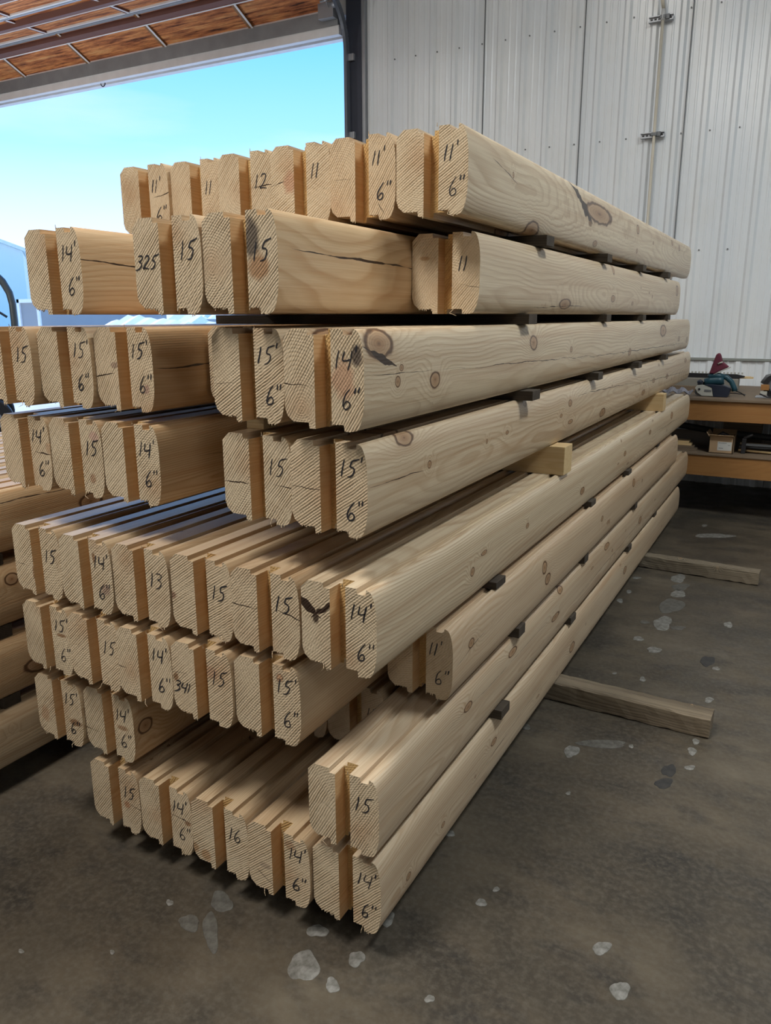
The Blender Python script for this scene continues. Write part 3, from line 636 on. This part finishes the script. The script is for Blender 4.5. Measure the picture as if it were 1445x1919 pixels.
# tracks
for sgn, xt in ((1, DX1+.035), (-1, DX0-.035)):
    mb = MB(); path = [(5.955, 0.0), (5.955, 3.95)]
    for q in range(1, 13):
        t = q/12*PI/2; path.append((5.955-.50*(1-math.cos(t)), 3.95+.50*math.sin(t)))
    path.append((2.2, 4.47))
    for i in range(len(path)-1):
        (ya, za), (yb_, zb_) = path[i], path[i+1]; d = Vector((yb_-ya, zb_-za)).normalized(); nn = Vector((-d[1], d[0]))
        for (o0, o1, w0, w1) in ((-.032, -.029, -.028*sgn, .0), (.029, .032, -.028*sgn, .0), (-.032, .032, .0, .003*sgn)):
            q4 = [(ya+nn[0]*o0, za+nn[1]*o0), (yb_+nn[0]*o0, zb_+nn[1]*o0), (yb_+nn[0]*o1, zb_+nn[1]*o1), (ya+nn[0]*o1, za+nn[1]*o1)]
            mb.prism(q4, 0, xt+w0, xt+w1)
    tr = dpart(mb, 'door_track', M_galv if False else plain('blue_grey_track_steel', (.16, .18, .22), .4, .4))
    mb = MB()
    for zz in (.5, 1.4, 2.3, 3.2, 3.9): mb.box(xt+.002*sgn, xt+.06*sgn, 5.96, 5.99, zz-.03, zz+.03)
    dpart(mb, 'track_bracket', M_galv, tr)
mb = MB()
mb.box(DX1-.20, DX1-.03, 5.80, 5.875, 4.22, 4.42); mb.box(DX1-.12, DX1-.02, 5.60, 5.80, 4.36, 4.40); mb.tube([(DX1-.16, 5.78, 4.36), (DX1-.0, 5.78, 4.36)], .012, 10); mb.tube([(DX1-.03, 5.80, 4.32), (DX1+.02, 5.80, 4.32)], .03, 14)
mb.tube([(DX1-.08, 5.86, 4.25), (DX1-.08, 5.6, 4.5)], .005, 6)
dpart(mb, 'corner_bracket', M_galv)

# ------------------------------------------------------------------ ceiling lamps
M_lamp = NT('lamp_diffuser'); M_lamp.b.inputs['Emission Color'].default_value = (1, .95, .86, 1); M_lamp.b.inputs['Emission Strength'].default_value = 6; M_lamp = M_lamp.fin((.9, .9, .9), .4)
for i, (lx, ly, lw) in enumerate(LAMPS):
    rt = empty('ceiling_lamp', (lx, ly, CEIL-.35)); tag(rt, 'long white ceiling lamp above the shop floor, %s' % ['right front', 'right rear', 'middle front', 'middle rear', 'left front', 'left rear'][i], 'lamp', 'ceiling lamps of the shop')
    mb = MB(); mb.box(-.37, .37, -.72, .72, .02, .08); mb.build('housing', M_white, parent=rt)
    mb = MB(); mb.box(-.35, .35, -.70, .70, .012, .02); mb.build('diffuser', M_lamp, parent=rt)
    for hy in (-.5, .5):
        mb = MB(); mb.tube([(0, hy, .08), (0, hy, .35)], .004, 6); mb.build('hanger', M_galv, parent=rt)
    l = area('lamp_light', (lx, ly, CEIL-.36), (0, 0, 0), .7, 1.4, LAMP_W*lw, LAMP_COOL if lx > 2 else LAMP_C); 

fill_ = empty('added_fill_light', (-7.4, 2.6, 0)); tag(fill_, 'added tripod fill light for the raised door underside, far left out of the frame', 'lamp')  # unseen tripod lamp, added only to brighten the raised door's underside
mb = MB(); mb.tube([(0, 0, .4), (0, 0, 1.9)], .018, 10); mb.build('pole', M_black, parent=fill_)
for q in range(3):
    a_ = q*2*PI/3; mb = MB(); mb.tube([(0, 0, .55), (.45*math.cos(a_), .45*math.sin(a_), .012)], .012, 8); mb.build('leg', M_black, parent=fill_)
mb = MB(); mb.box(-.18, .18, -.05, .05, 1.88, 1.96); mb.build('lamp_head', M_black, parent=fill_)
mb = MB(); mb.box(-.16, .16, -.04, .04, 1.96, 1.965); mb.build('diffuser', M_lamp, parent=fill_)
FILL = area('added_fill_lamp', (-7.4, 2.6, 1.98), (0, 0, 0), .3, .1, 70, (1, .97, .93))  # added fill light aimed up at the door panels
FILL.rotation_euler = Vector((.25, .62, .74)).to_track_quat('-Z', 'Y').to_euler()

# ------------------------------------------------------------------ dried splatter on the floor
n = NT('dried_pale_splatter'); g = n.noise(n.obj(), 38, 5, .65); co_ = n.mix(n.mr(g, .35, .65), (.10, .094, .08), (.25, .245, .225)); M_spot = n.fin(co_, .55)
n = NT('faded_splatter'); g = n.noise(n.obj(), 38, 5, .65); co_ = n.mix(n.mr(g, .35, .65), (.065, .06, .05), (.13, .125, .11)); M_spot2 = n.fin(co_, .55)
n = NT('black_oil_stain'); g = n.noise(n.obj(), 30, 5, .6); co_ = n.mix(n.mr(g, .35, .7), (.018, .018, .019), (.045, .042, .038)); M_oil = n.fin(co_, .5)
SPOTS = [(0.024,-0.083,0.027,0.015,-0.026,0.039),(-0.275,-0.015,0.024,0.013,-0.022,0.027),(-0.234,-0.103,0.016,0.008,-0.041,0.047),(-0.298,-0.108,0.024,0.012,-0.017,0.018),(0.12,-0.009,0.016,0.009,-0.011,0.019),(0.11,-0.098,0.014,0.007,-0.01,0.016),(-0.006,0.019,0.021,0.011,-0.011,0.017),(0.614,0.291,0.019,0.01,-0.004,0.019),(0.678,0.19,0.017,0.009,-0.006,0.026),(0.327,0.356,0.007,0.004,-0.003,0.009),(0.31,0.294,0.011,0.005,-0.005,0.014),(0.13,0.506,0.011,0.006,-0.006,0.014),(0.322,1.102,0.021,0.012,-0.01,0.037),(0.686,1.296,0.013,0.007,-0.003,0.026),(0.689,1.368,0.011,0.006,-0.002,0.019),(0.693,1.187,0.014,0.007,-0.002,0.016),(0.694,1.715,0.015,0.008,-0.002,0.023),(0.688,2.026,0.014,0.007,-0.002,0.016),(0.687,2.568,0.019,0.01,-0.003,0.036),(0.337,2.194,0.021,0.011,-0.005,0.025),(0.405,2.441,0.039,0.021,-0.014,0.086),(0.48,2.413,0.034,0.018,-0.003,0.021),(0.424,2.099,0.029,0.016,-0.005,0.03),(0.404,2.708,0.053,0.028,-0.016,0.106),(0.409,2.908,0.038,0.02,-0.007,0.052),(0.403,3.029,0.041,0.022,-0.008,0.055),(0.371,3.174,0.037,0.02,-0.01,0.069),(0.325,2.414,0.018,0.01,-0.004,0.021),(0.451,4.216,0.105,0.055,-0.006,0.057),(0.362,4.466,0.016,0.008,-0.004,0.031),(0.161,3.073,0.019,0.01,-0.004,0.019),(0.17,2.819,0.013,0.006,-0.005,0.025),(0.157,2.655,0.012,0.007,-0.007,0.033),(0.404,1.2,0.066,0.035,-0.007,0.029),(0.496,1.23,0.008,0.004,-0.002,0.01),(0.378,0.858,0.007,0.004,-0.002,0.008),(0.32,1.779,0.008,0.004,-0.002,0.01),(0.433,1.777,0.009,0.005,-0.005,0.025),(0.125,0.133,0.014,0.008,-0.012,0.022),(-0.389,-0.08,0.007,0.004,-0.008,0.008),(-0.395,-0.263,0.005,0.003,-0.005,0.004),(-0.586,-0.362,0.006,0.003,-0.005,0.004),(0.131,1.186,0.015,0.009,-0.006,0.019),(0.316,-0.028,0.009,0.005,-0.004,0.009)]
OIL = [(0.647,2.087,0.025,0.013,-0.006,0.058),(0.635,1.138,0.019,0.01,-0.006,0.039),(0.632,1.055,0.025,0.013,-0.005,0.028)]
def blob(l, name, mats, base, label):
    for i, (x, y, ax, ay, bx, by) in enumerate(l):
        rng = random.Random(i*7+base); ph = [rng.uniform(0, 6.28) for _ in range(6)]; pts = []
        for k in range(40):
            t = 2*PI*k/40; r = 1+.12*math.sin(2*t+ph[0])+.10*math.sin(3*t+ph[1])+.05*math.sin(5*t+ph[2])+.02*math.sin(9*t+ph[3])
            pts.append((r*(ax*math.cos(t)+bx*math.sin(t)), r*(ay*math.cos(t)+by*math.sin(t))))
        mb = MB(); mb.quad([(px, py, .0012) for px, py in pts])
        b = len(mb.v)
        for k in range(40):
            p, q = pts[k], pts[(k+1) % 40]; mb.quad([(p[0]*1.03, p[1]*1.03, 0.0002), (q[0]*1.03, q[1]*1.03, 0.0002), (q[0], q[1], .0012), (p[0], p[1], .0012)])
        o = mb.build(name, mats[1] if (len(mats) > 1 and (i in (33, 42, 3, 2, 1) or i > 19 and i < 29 and i % 2)) else mats[0], parent=floor, loc=(x, y, 0))
blob(SPOTS, 'dried_spot', [M_spot, M_spot2], 3, '')
blob(OIL, 'oil_stain', [M_oil], 90, '')

# ------------------------------------------------------------------ workbench by the front wall
BY, BX0, BX1 = 4.75, -.75, 3.6
bench = empty('workbench', (BX0, BY, 0)); tag(bench, 'long wooden workbench with orange-brown front beams and lower shelf by the white wall', 'workbench')
def bp_(mb, name, mat): 
    o = mb.build(name, mat, parent=bench, bevel=.002); o.location = (-BX0, -BY, 0); return o
mb = MB(); mb.box(BX0, BX1, BY-.02, BY+1.25, .852, .870); bp_(mb, 'bench_top', M_ply)
mb = MB(); mb.box(BX0, BX1, BY, BY+.038, .708, .852); bp_(mb, 'front_beam', M_beam)
mb = MB(); mb.box(BX0, BX1, BY-.01, BY+1.25, .455, .470); bp_(mb, 'lower_shelf', M_ply)
mb = MB(); mb.box(BX0, BX1, BY, BY+.038, .305, .455); bp_(mb, 'shelf_beam', M_beam)
mb = MB(); mb.box(BX0, BX1, BY+.95, BY+.988, .708, .852); bp_(mb, 'back_beam', M_beam)
for lx in (BX0+.02, 1.3, BX1-.11):
    for ly in (BY+.04, BY+.86):
        mb = MB(); mb.box(lx, lx+.089, ly, ly+.089, 0, .852) ; bp_(mb, 'leg', M_beam)
ZT = .8705; ZS = .4705
# belt sander
M_teal = plain('teal_plastic', (.01, .055, .08), .4); M_navy = plain('dark_blue_plastic', (.012, .018, .035), .4); M_offw = plain('off_white_metal', (.42, .42, .38), .4); M_maroon = plain('maroon_fabric', (.12, .02, .04), .85, 0, .3, 30)
sd = empty('belt_sander', (.165, 4.87, ZT)); tag(sd, 'teal belt sander with maroon dust bag standing on the workbench', 'power tool')
mb = MB(); mb.prism([(.0, .06), (.02, .025), (.05, .004), (.17, .004), (.145, .065), (.05, .085), (.015, .08)], 1, 0, .012); mb.build('side_cover', M_offw, parent=sd, fixn=True, bevel=.002)
mb = MB(); mb.tube([(.031, .001, .052), (.031, -.006, .052)], .008, 14); mb.build('roller_cap', M_black, parent=sd)
mb = MB(); mb.box(.065, .115, -.002, .0, .034, .050); mb.build('name_plate', M_screw, parent=sd)
mb = MB(); mb.prism([(.13, .0), (.225, .0), (.235, .02), (.24, .07), (.20, .085), (.10, .09), (.06, .085), (.115, .065)], 1, -.004, .09); mb.build('belt_housing', M_navy, parent=sd, fixn=True, bevel=.004)
mb = MB(); mb.tube([(.03, .04, .035), (.03, .012, .035)], .032, 20); mb.tube([(.205, .05, .035), (.205, .012, .035)], .032, 20); mb.box(.03, .205, .014, .09, .0, .012); mb.build('sanding_belt', M_screw, parent=sd)
mb = MB(); mb.tube([(.06, .04, .10), (.10, .04, .11), (.15, .04, .115), (.19, .04, .12)], [.028, .033, .034, .03], 16); mb.tube([(.18, .04, .145), (.205, .04, .14), (.24, .04, .11), (.262, .04, .07), (.268, .04, .045)], [.02, .019, .018, .018, .02], 14); mb.tube([(.085, .04, .14), (.14, .04, .15), (.19, .04, .142)], [.02, .024, .021], 14); mb.build('motor_body', M_teal, parent=sd)
mb = MB(); mb.tube([(.24, .04, .04), (.2, .04, .055), (.12, .04, .075)], [.02, .018, .02], 12); mb.tube([(.022, .04, .075), (.03, .04, .09), (.06, .04, .09)], .014, 12); mb.build('rear_grip', M_black, parent=sd)
mb = MB(); mb.tube([(.012, .02, .098), (.03, .02, .104), (.045, .02, .098)], [.012, .019, .013], 14); mb.build('front_knob', M_navy, parent=sd)
mb = MB(); mb.tube([(.085, .05, .13), (.092, .05, .165)], [.018, .013], 12); mb.build('dust_port', M_black, parent=sd)
mb = MB(); prf = [(.085, .165), (.118, .165), (.215, .215), (.19, .235), (.168, .25), (.150, .305), (.135, .315), (.12, .30), (.10, .225)]
mb.prism(prf, 1, .02, .075); 
bag = mb.build('dust_bag', M_maroon, parent=sd, fixn=True, bevel=.012)
mb = MB(); mb.prism([(.112, .156), (.120, .163), (.222, .216), (.222, .208)], 1, .018, .077); mb.build('bag_frame', M_offw, parent=bag, fixn=True)
mb = MB(); mb.tube([(.14, .017, .235), (.155, .015, .245), (.17, .017, .25)], .006, 8); mb.build('bag_mark', M_offw, parent=bag)
mb = MB(); mb.tube([(.268, .04, .05), (.31, .06, .03), (.33, .12, .01), (.33, .2, .008), (.26, .26, .008), (.2, .27, .008)], .004, 8); mb.build('power_cord', M_black, parent=sd)
# circular saw at right
cs = empty('circular_saw', (.60, 4.93, ZT+.001)); tag(cs, 'dark circular saw with pale label partly out of frame at right of the workbench', 'power tool')
mb = MB(); mb.tube([(.10, .03, .085), (.10, .10, .085)], [.088, .088], 28); mb.build('blade_guard', M_black, parent=cs)
mb = MB(); mb.box(-.03, .26, 0, .14, .0, .006); mb.build('base_plate', M_galv, parent=cs)
mb = MB(); mb.box(.0, .055, .0, .03, .055, .095); mb.build('label_block', M_beam, parent=cs, bevel=.002)
mb = MB(); mb.box(.0, .045, -.002, .0, .024, .048); mb.build('label_plate', M_offw, parent=cs)
mb = MB(); mb.tube([(.0, .08, .10), (.03, .08, .145), (.09, .08, .165), (.17, .08, .16), (.22, .08, .12), (.21, .08, .07)], [.012, .017, .018, .018, .016, .014], 14); mb.build('handle', M_screw, parent=cs)
mb = MB(); mb.tube([(.10, .03, .085), (.10, .0, .085)], [.06, .045], 20); mb.build('motor', M_screw, parent=cs)
mb = MB(); mb.tube([(.0, -.02, .03), (.05, -.05, .012), (.15, -.06, .006), (.28, -.03, .006)], .005, 8); mb.build('power_cord', M_black, parent=cs)
# long low case behind and chain saw bar
M_card = plain('brown_cardboard', (.40, .27, .155), .8, 0, .15, 10); M_grey = plain('dusty_grey_case', (.25, .235, .20), .7, 0, .2, 10); M_lbl = plain('white_label_paper', (.55, .55, .52), .6)
mb = MB(); mb.box(-.30, .42, 0, .16, 0, .10); cas = mb.build('tool_case', M_grey, loc=(0, 5.32, ZT), bevel=.006); tag(cas, 'dusty grey long tool case lying on the bench behind the belt sander', 'case')
mb = MB(); mb.prism([(-.32, .0), (.40, .0), (.46, .012), (.46, .022), (.40, .034), (-.32, .034)], 1, 0, .012)
bar = mb.build('saw_bar', M_black, loc=(.0, 5.36, ZT+.101), fixn=True); tag(bar, 'long dark chain saw bar lying on the grey tool case', 'saw bar')
mb = MB()
for q in range(30): mb.box(-.32+q*.026, -.308+q*.026, -.004, .016, .034, .048)
mb.build('saw_chain', M_offw, parent=bar)
for j, (x0, x1, yy, zz, lab) in enumerate([(.18, .52, 5.40, .101, 'upper thin wooden stick lying across the grey tool case'), (.22, .50, 5.44, .101, 'lower thin wooden stick lying across the grey tool case')]):
    mb = MB(); mb.box(x0, x1, -.012, .012, 0, .015); tag(mb.build('wood_stick', M_block, loc=(0, yy, ZT+zz), rz=.04*(1-2*j)*0, bevel=.001), lab, 'wood stick')
mb = MB(); mb.box(-.50, .40, 0, .05, 0, .045); tag(mb.build('wood_ledge', M_ply, loc=(0, 5.20, ZT), bevel=.002), 'brown board edge lying along the bench behind the sander', 'board')
# rag
mb = MB(); rng = random.Random(4); N_ = 14
pts = [[(.22*i/N_, .12*j/8, .026+.022*math.sin(i*1.3+j)*math.sin(j*.9+.5)+.02*math.sin(PI*i/N_)*math.sin(PI*j/8)) for i in range(N_+1)] for j in range(9)]
for j in range(8):
    for i in range(N_): mb.quad([pts[j][i], pts[j][i+1], pts[j+1][i+1], pts[j+1][i]], 0, True)
M_rag = plain('grey_cloth', (.28, .28, .32), .9, 0, .3, 30)
rg = mb.build('cloth_rag', M_rag, loc=(-.07, 4.80, ZT)); smooth_fix(rg.data); tag(rg, 'crumpled grey cloth on the workbench beside the timber stack', 'cloth')
sm = rg.modifiers.new('thickness', 'SOLIDIFY'); sm.thickness = .004
# lower shelf: carton, scrap boards, hose, case, rods
bx = empty('cardboard_box', (.305, 4.80, ZS)); tag(bx, 'open brown cardboard box with white label on the lower bench shelf', 'box')
mb = MB(); mb.box(0, .165, 0, .005, 0, .12); mb.box(0, .165, .195, .20, 0, .12); mb.box(0, .005, 0, .20, 0, .12); mb.box(.16, .165, 0, .20, 0, .12); mb.box(0, .165, 0, .2, 0, .004); mb.build('carton', M_card, parent=bx)
mb = MB(); mb.quad([(0, 0, .12), (.165, 0, .12), (.165, -.03, .135), (0, -.03, .135)]); mb.quad([(0, .2, .12), (.165, .2, .12), (.165, .23, .15), (0, .23, .15)]); mb.quad([(0, 0, .12), (0, .2, .12), (-.02, .2, .15), (-.02, 0, .15)]); o = mb.build('flap', M_card, parent=bx); o.modifiers.new('t', 'SOLIDIFY').thickness = .003
mb = MB(); mb.box(.06, .155, -.0012, 0, .022, .085); lb = mb.build('shipping_label', M_lbl, parent=bx)
mb = MB()
for q in range(7): mb.box(.066+q*.008, .071+q*.008, -.0018, -.0013, .074, .079)
mb.box(.068, .10, -.0018, -.0013, .036, .040); mb.box(.13, .145, -.0018, -.0013, .06, .063); mb.build('label_print', M_screw, parent=lb)
mb = MB(); mb.tube([(.03, .06, .10), (.08, .1, .135), (.14, .06, .11), (.10, .14, .12)], .014, 8); mb.build('packing', M_black, parent=bx)
for j in range(4):
    mb = MB(); mb.box(0, .34-.03*j, 0, .06+.01*j, 0, .016); tag(mb.build('scrap_board', M_block if j > 1 else M_ply, loc=(-.12+.01*j, 4.83+.01*j, ZS+.0165*j+(.03 if False else 0)), rz=.0, bevel=.001), ['bottom board', 'second lowest board', 'second highest board', 'top board'][j]+' of the scrap wood pile on the lower bench shelf', 'board', 'scrap boards')
mb = MB(); mb.tube([(-.5, 5.25, .03), (-.2, 5.22, .13), (0, 5.2, .145), (.2, 5.2, .12), (.35, 5.2, .10), (.9, 5.2, .07), (1.6, 5.2, .03)], .025, 12)
tag(mb.build('rubber_strip', plain('dark_grey_rubber', (.05, .055, .06), .5), loc=(0, 0, ZS)), 'dark grey curved rubber hose arching across the lower bench shelf', 'hose')
mb = MB(); mb.box(0, .28, 0, .2, 0, .18); o = mb.build('wooden_crate', M_ply, loc=(.34, 5.40, ZS), bevel=.003); tag(o, 'brown wooden crate in shade at the back of the lower bench shelf', 'crate')
for j in range(3):
    mb = MB(); mb.tube([(.50, 4.92+.05*j, .015+.018*j), (1.1, 4.86+.06*j, .012+.02*j)], .008, 8); tag(mb.build('wood_stick', M_block if j != 1 else M_screw, loc=(0, 0, ZS)), ['front rod right of the cardboard box on the lower shelf', 'middle dark rod right of the cardboard box on the lower shelf', 'rear rod right of the cardboard box on the lower shelf'][j], 'rod', 'rods on the lower shelf')
cl = empty('bar_clamp', (.53, 4.86, ZS)); tag(cl, 'black bar clamp lying right of the cardboard box on the lower shelf', 'clamp')
mb = MB(); mb.box(0, .4, .0, .03, .06, .075); mb.build('bar', M_screw, parent=cl)
mb = MB(); mb.box(-.01, .02, -.005, .035, 0, .11); mb.tube([(.0, .015, .11), (.06, .015, .14)], .012, 10); mb.build('jaw', M_black, parent=cl, bevel=.003)

# ------------------------------------------------------------------ forklift by the door, at the left edge
M_fk = plain('dark_grey_paint', (.06, .075, .085), .4); M_fkb = plain('worn_blue_paint', (.12, .22, .30), .45)
fk = empty('forklift', (-8.28, 4.57, 0), .925); tag(fk, 'dark forklift with curved overhead guard parked at the left edge by the open door', 'forklift')
mb = MB(); mb.prism([(-.9, .25), (.45, .25), (.52, .5), (.5, .95), (-.9, 1.05)], 1, -.5, .5); mb.build('body', M_fk, parent=fk, fixn=True, bevel=.03)
for sx_ in (-.65, .42):
    for sy_ in (-.55, .45):
        mb = MB(); mb.tube([(sx_, sy_, .26), (sx_, sy_+.18, .26)], .26, 28); wl = mb.build('wheel', M_dark, parent=fk, bevel=.02)
        mb = MB(); mb.tube([(sx_, sy_-.01, .26), (sx_, sy_+.19, .26)], .13, 20); mb.build('hub', M_galv, parent=wl)
for sy_ in (-.35, .35):
    mb = MB(); mb.tube([(-.9, sy_, 1.0), (-.8, sy_, 1.9), (-.6, sy_, 2.02), (.30, sy_, 2.08), (.48, sy_, 2.05), (.62, sy_, 1.97), (.72, sy_, 1.86), (.78, sy_, 1.73), (.80, sy_, 1.6), (.80, sy_, 1.4), (.78, sy_, .95), (.6, sy_, .5)], .04, 12); mb.build('guard_frame', M_fk, parent=fk)
mb = MB()
for q in range(6): mb.box(-.5+q*.16, -.46+q*.16, -.42, .42, 2.05, 2.09)
mb.build('roof_bars', M_fk, parent=fk)
mb = MB(); mb.box(-.1, .35, -.25, .25, 1.0, 1.12); mb.box(-.2, -.08, -.25, .25, 1.05, 1.6); mb.build('seat', M_black, parent=fk, bevel=.03)
mb = MB(); mb.tube([(.55+.12*math.cos(t*PI/8)*.5, .16*math.sin(t*PI/8), 1.35+.12*math.cos(t*PI/8)) for t in range(16)], .014, 8, closed=True); mb.tube([(.55, 0, 1.35), (.7, 0, .95)], .02, 8); mb.build('steering_wheel', M_black, parent=fk)
mb = MB(); mb.box(.50, .60, -.3, .3, .5, 1.25); mb.build('dash', M_fk, parent=fk, bevel=.02)
mb = MB(); mb.tube([(-.1, .33, 2.04), (.72, .33, 1.45)], .015, 8); mb.build('brace', M_fk, parent=fk)

# ------------------------------------------------------------------ outdoors
n = NT('snowy_yard'); v = n.noise(n.obj(), .6, 6, .6); M_yard = n.fin(n.mix(n.mr(v, .35, .65), (.62, .62, .60), (.88, .88, .84)), .6)
mb = MB(); mb.box(-160, 60, YF+.2, 220, -.25, -.06); yd = mb.build('yard', M_yard); tag(yd, kind='structure')
M_bb = plain('pale_blue_cladding', (.78, .86, .80), .5, 0, .05, .5); M_bt = plain('white_snow_trim', (.9, .9, .88), .7); M_gb = plain('blue_grey_cladding', (.36, .35, .34), .5, 0, .15, .8); M_dgl = plain('dark_window', (.05, .08, .13), .2)
b1 = empty('metal_building', (-33.1, 25, 0), .88); tag(b1, 'pale blue metal building with sloping roof in the yard, far left', 'building')
mb = MB(); mb.prism([(-24, -.1), (0, -.1), (0, 4.55), (-12, 9.0), (-24, 4.55)], 1, 0, 14); mb.build('wall', M_bb, parent=b1, fixn=True)
mb = MB(); mb.prism([(.15, 4.5), (.15, 4.66), (-12, 9.2), (-12, 9.0)], 1, -.3, 14.3); mb.prism([(-24.3, 4.45), (-24.3, 4.66), (-12, 9.2), (-12, 9.0)], 1, -.3, 14.3); mb.build('roof', M_bt, parent=b1, fixn=True)
tr = empty('box_trailer', (-18.85, 14, 0)); tag(tr, 'grey box trailer with white rear frame parked in the yard', 'trailer')
mb = MB(); mb.box(-.42, .42, 0, 5, .5, 1.9); mb.build('body', M_gb, parent=tr)
mb = MB(); mb.box(-.46, -.36, -.05, 0, .45, 1.95); mb.box(.36, .46, -.05, 0, .45, 1.95); mb.box(-.46, .46, -.05, 0, 1.85, 1.95); mb.box(-.46, .46, -.05, 0, .9, 1.0); mb.build('rear_frame', M_bt, parent=tr)
for sx_ in (-.4, .25):
    mb = MB(); mb.tube([(sx_, 3.5, .25), (sx_+.15, 3.5, .25)], .33, 18); mb.build('wheel', M_dark, parent=tr)
def shed(x0, x1, y, h, mat, lab):
    e = empty('shed', ((x0+x1)/2, y, 0)); tag(e, lab, 'building'); hw = (x1-x0)/2
    mb = MB(); mb.box(-hw, hw, 0, 6, -.1, h); mb.build('wall', mat, parent=e)
    mb = MB(); mb.box(-hw-.2, hw+.2, -.3, 6.3, h, h+.12); mb.build('roof', M_bt, parent=e)
    for q in range(3):
        mb = MB(); cx_ = -hw+hw*2*(q+.5)/3; mb.box(cx_-.5, cx_+.5, -.03, 0, .6, h-.5); mb.build('window', M_dgl, parent=e)
shed(-43, -37.2, 41, 2.3, M_gb, 'low grey building with snowy roof across the yard, leftmost')
shed(-36.4, -31.5, 41, 2.0, plain('grey_cladding', (.46, .44, .42), .5), 'low grey building across the yard, between the two others')
shed(-30.5, -24, 38, 2.15, M_gb, 'low blue grey building across the yard, rightmost')
rng = random.Random(8)
for k, (sx0, sx1, sy0, sh) in enumerate([(-31, -25.5, 31, 2.0), (-28, -19, 21.5, 1.9), (-17, -12, 12.5, 1.62)]):
    mb = MB(); nn_ = 24; top = [((sx0+(sx1-sx0)*i/nn_), sh*(.9+.1*rng.random())*math.sin(PI*(i+.5)/(nn_+1))**.3) for i in range(nn_+1)]
    for i in range(nn_):
        (xa_, za_), (xb_, zb_) = top[i], top[i+1]
        for (ya_, fa), (yb__, fb) in (((0, 0), (.9, .8)), ((.9, .8), (1.6, 1)), ((1.6, 1), (2.4, .7)), ((2.4, .7), (3.2, 0))):
            mb.quad([(xa_-sx0, ya_, za_*fa-.06), (xb_-sx0, ya_, zb_*fa-.06), (xb_-sx0, yb__, zb_*fb-.06), (xa_-sx0, yb__, za_*fb-.06)], 0, True)
    tag(mb.build('snow_bank', M_bt, loc=(sx0, sy0, 0)), 'low white snow bank in the yard, %s' % ['farthest', 'middle', 'nearest'][k], 'snow bank', 'snow banks in the yard')
M_hedge = plain('frosty_twigs', (.30, .37, .42), .8, 0, .7, 3.0)
for k in range(9):
    rng = random.Random(k+50); xx = -46+k*3.0; yy = 56+rng.uniform(-1, 1); mb = MB(); hgt = rng.uniform(2.2, 3.0)
    mb.tube([(0, 0, -.1), (0, 0, hgt*.6)], [.12, .06], 8)
    for q in range(46):
        t = rng.uniform(0, 2*PI); r = rng.uniform(.3, 1.2); z0 = rng.uniform(.2, .6)*hgt; mb.tube([(0, 0, z0), (r*.5*math.cos(t), r*.5*math.sin(t), z0+.3), (r*math.cos(t), r*math.sin(t), min(hgt, z0+rng.uniform(.5, 1.4)))], [.05, .035, .012], 4)
    tag(mb.build('bare_tree', M_hedge, loc=(xx, yy, 0)), 'frosty bare bush in the row beyond the yard, %s from the left' % ['first', 'second', 'third', 'fourth', 'fifth', 'sixth', 'seventh', 'eighth', 'ninth'][k], 'bush', 'bushes beyond the yard')
for k in range(3):
    xx = (-24.5, -21.5, -27.5)[k]; e = empty('parked_car', (xx, 26+.3*k, 0)); tag(e, 'pale parked car in the yard, %s of three' % ['middle', 'rightmost', 'leftmost'][k], 'car')
    mb = MB(); mb.prism([(-.85, .3), (.85, .3), (.88, .75), (.66, .9), (.55, 1.35), (-.55, 1.35), (-.66, .9), (-.88, .75)], 1, 0, 4.2); mb.build('body', [M_gb, M_bt, M_bb][k], parent=e, fixn=True, bevel=.05)
    mb = MB(); mb.box(-.5, .5, -.02, .02, .92, 1.28); mb.build('window', M_dgl, parent=e)
    for sx_ in (-.85, .65):
        for sy_ in (.8, 3.3):
            mb = MB(); mb.tube([(sx_, sy_, .26), (sx_+.2, sy_, .26)], .32, 16); mb.build('wheel', M_dark, parent=e)
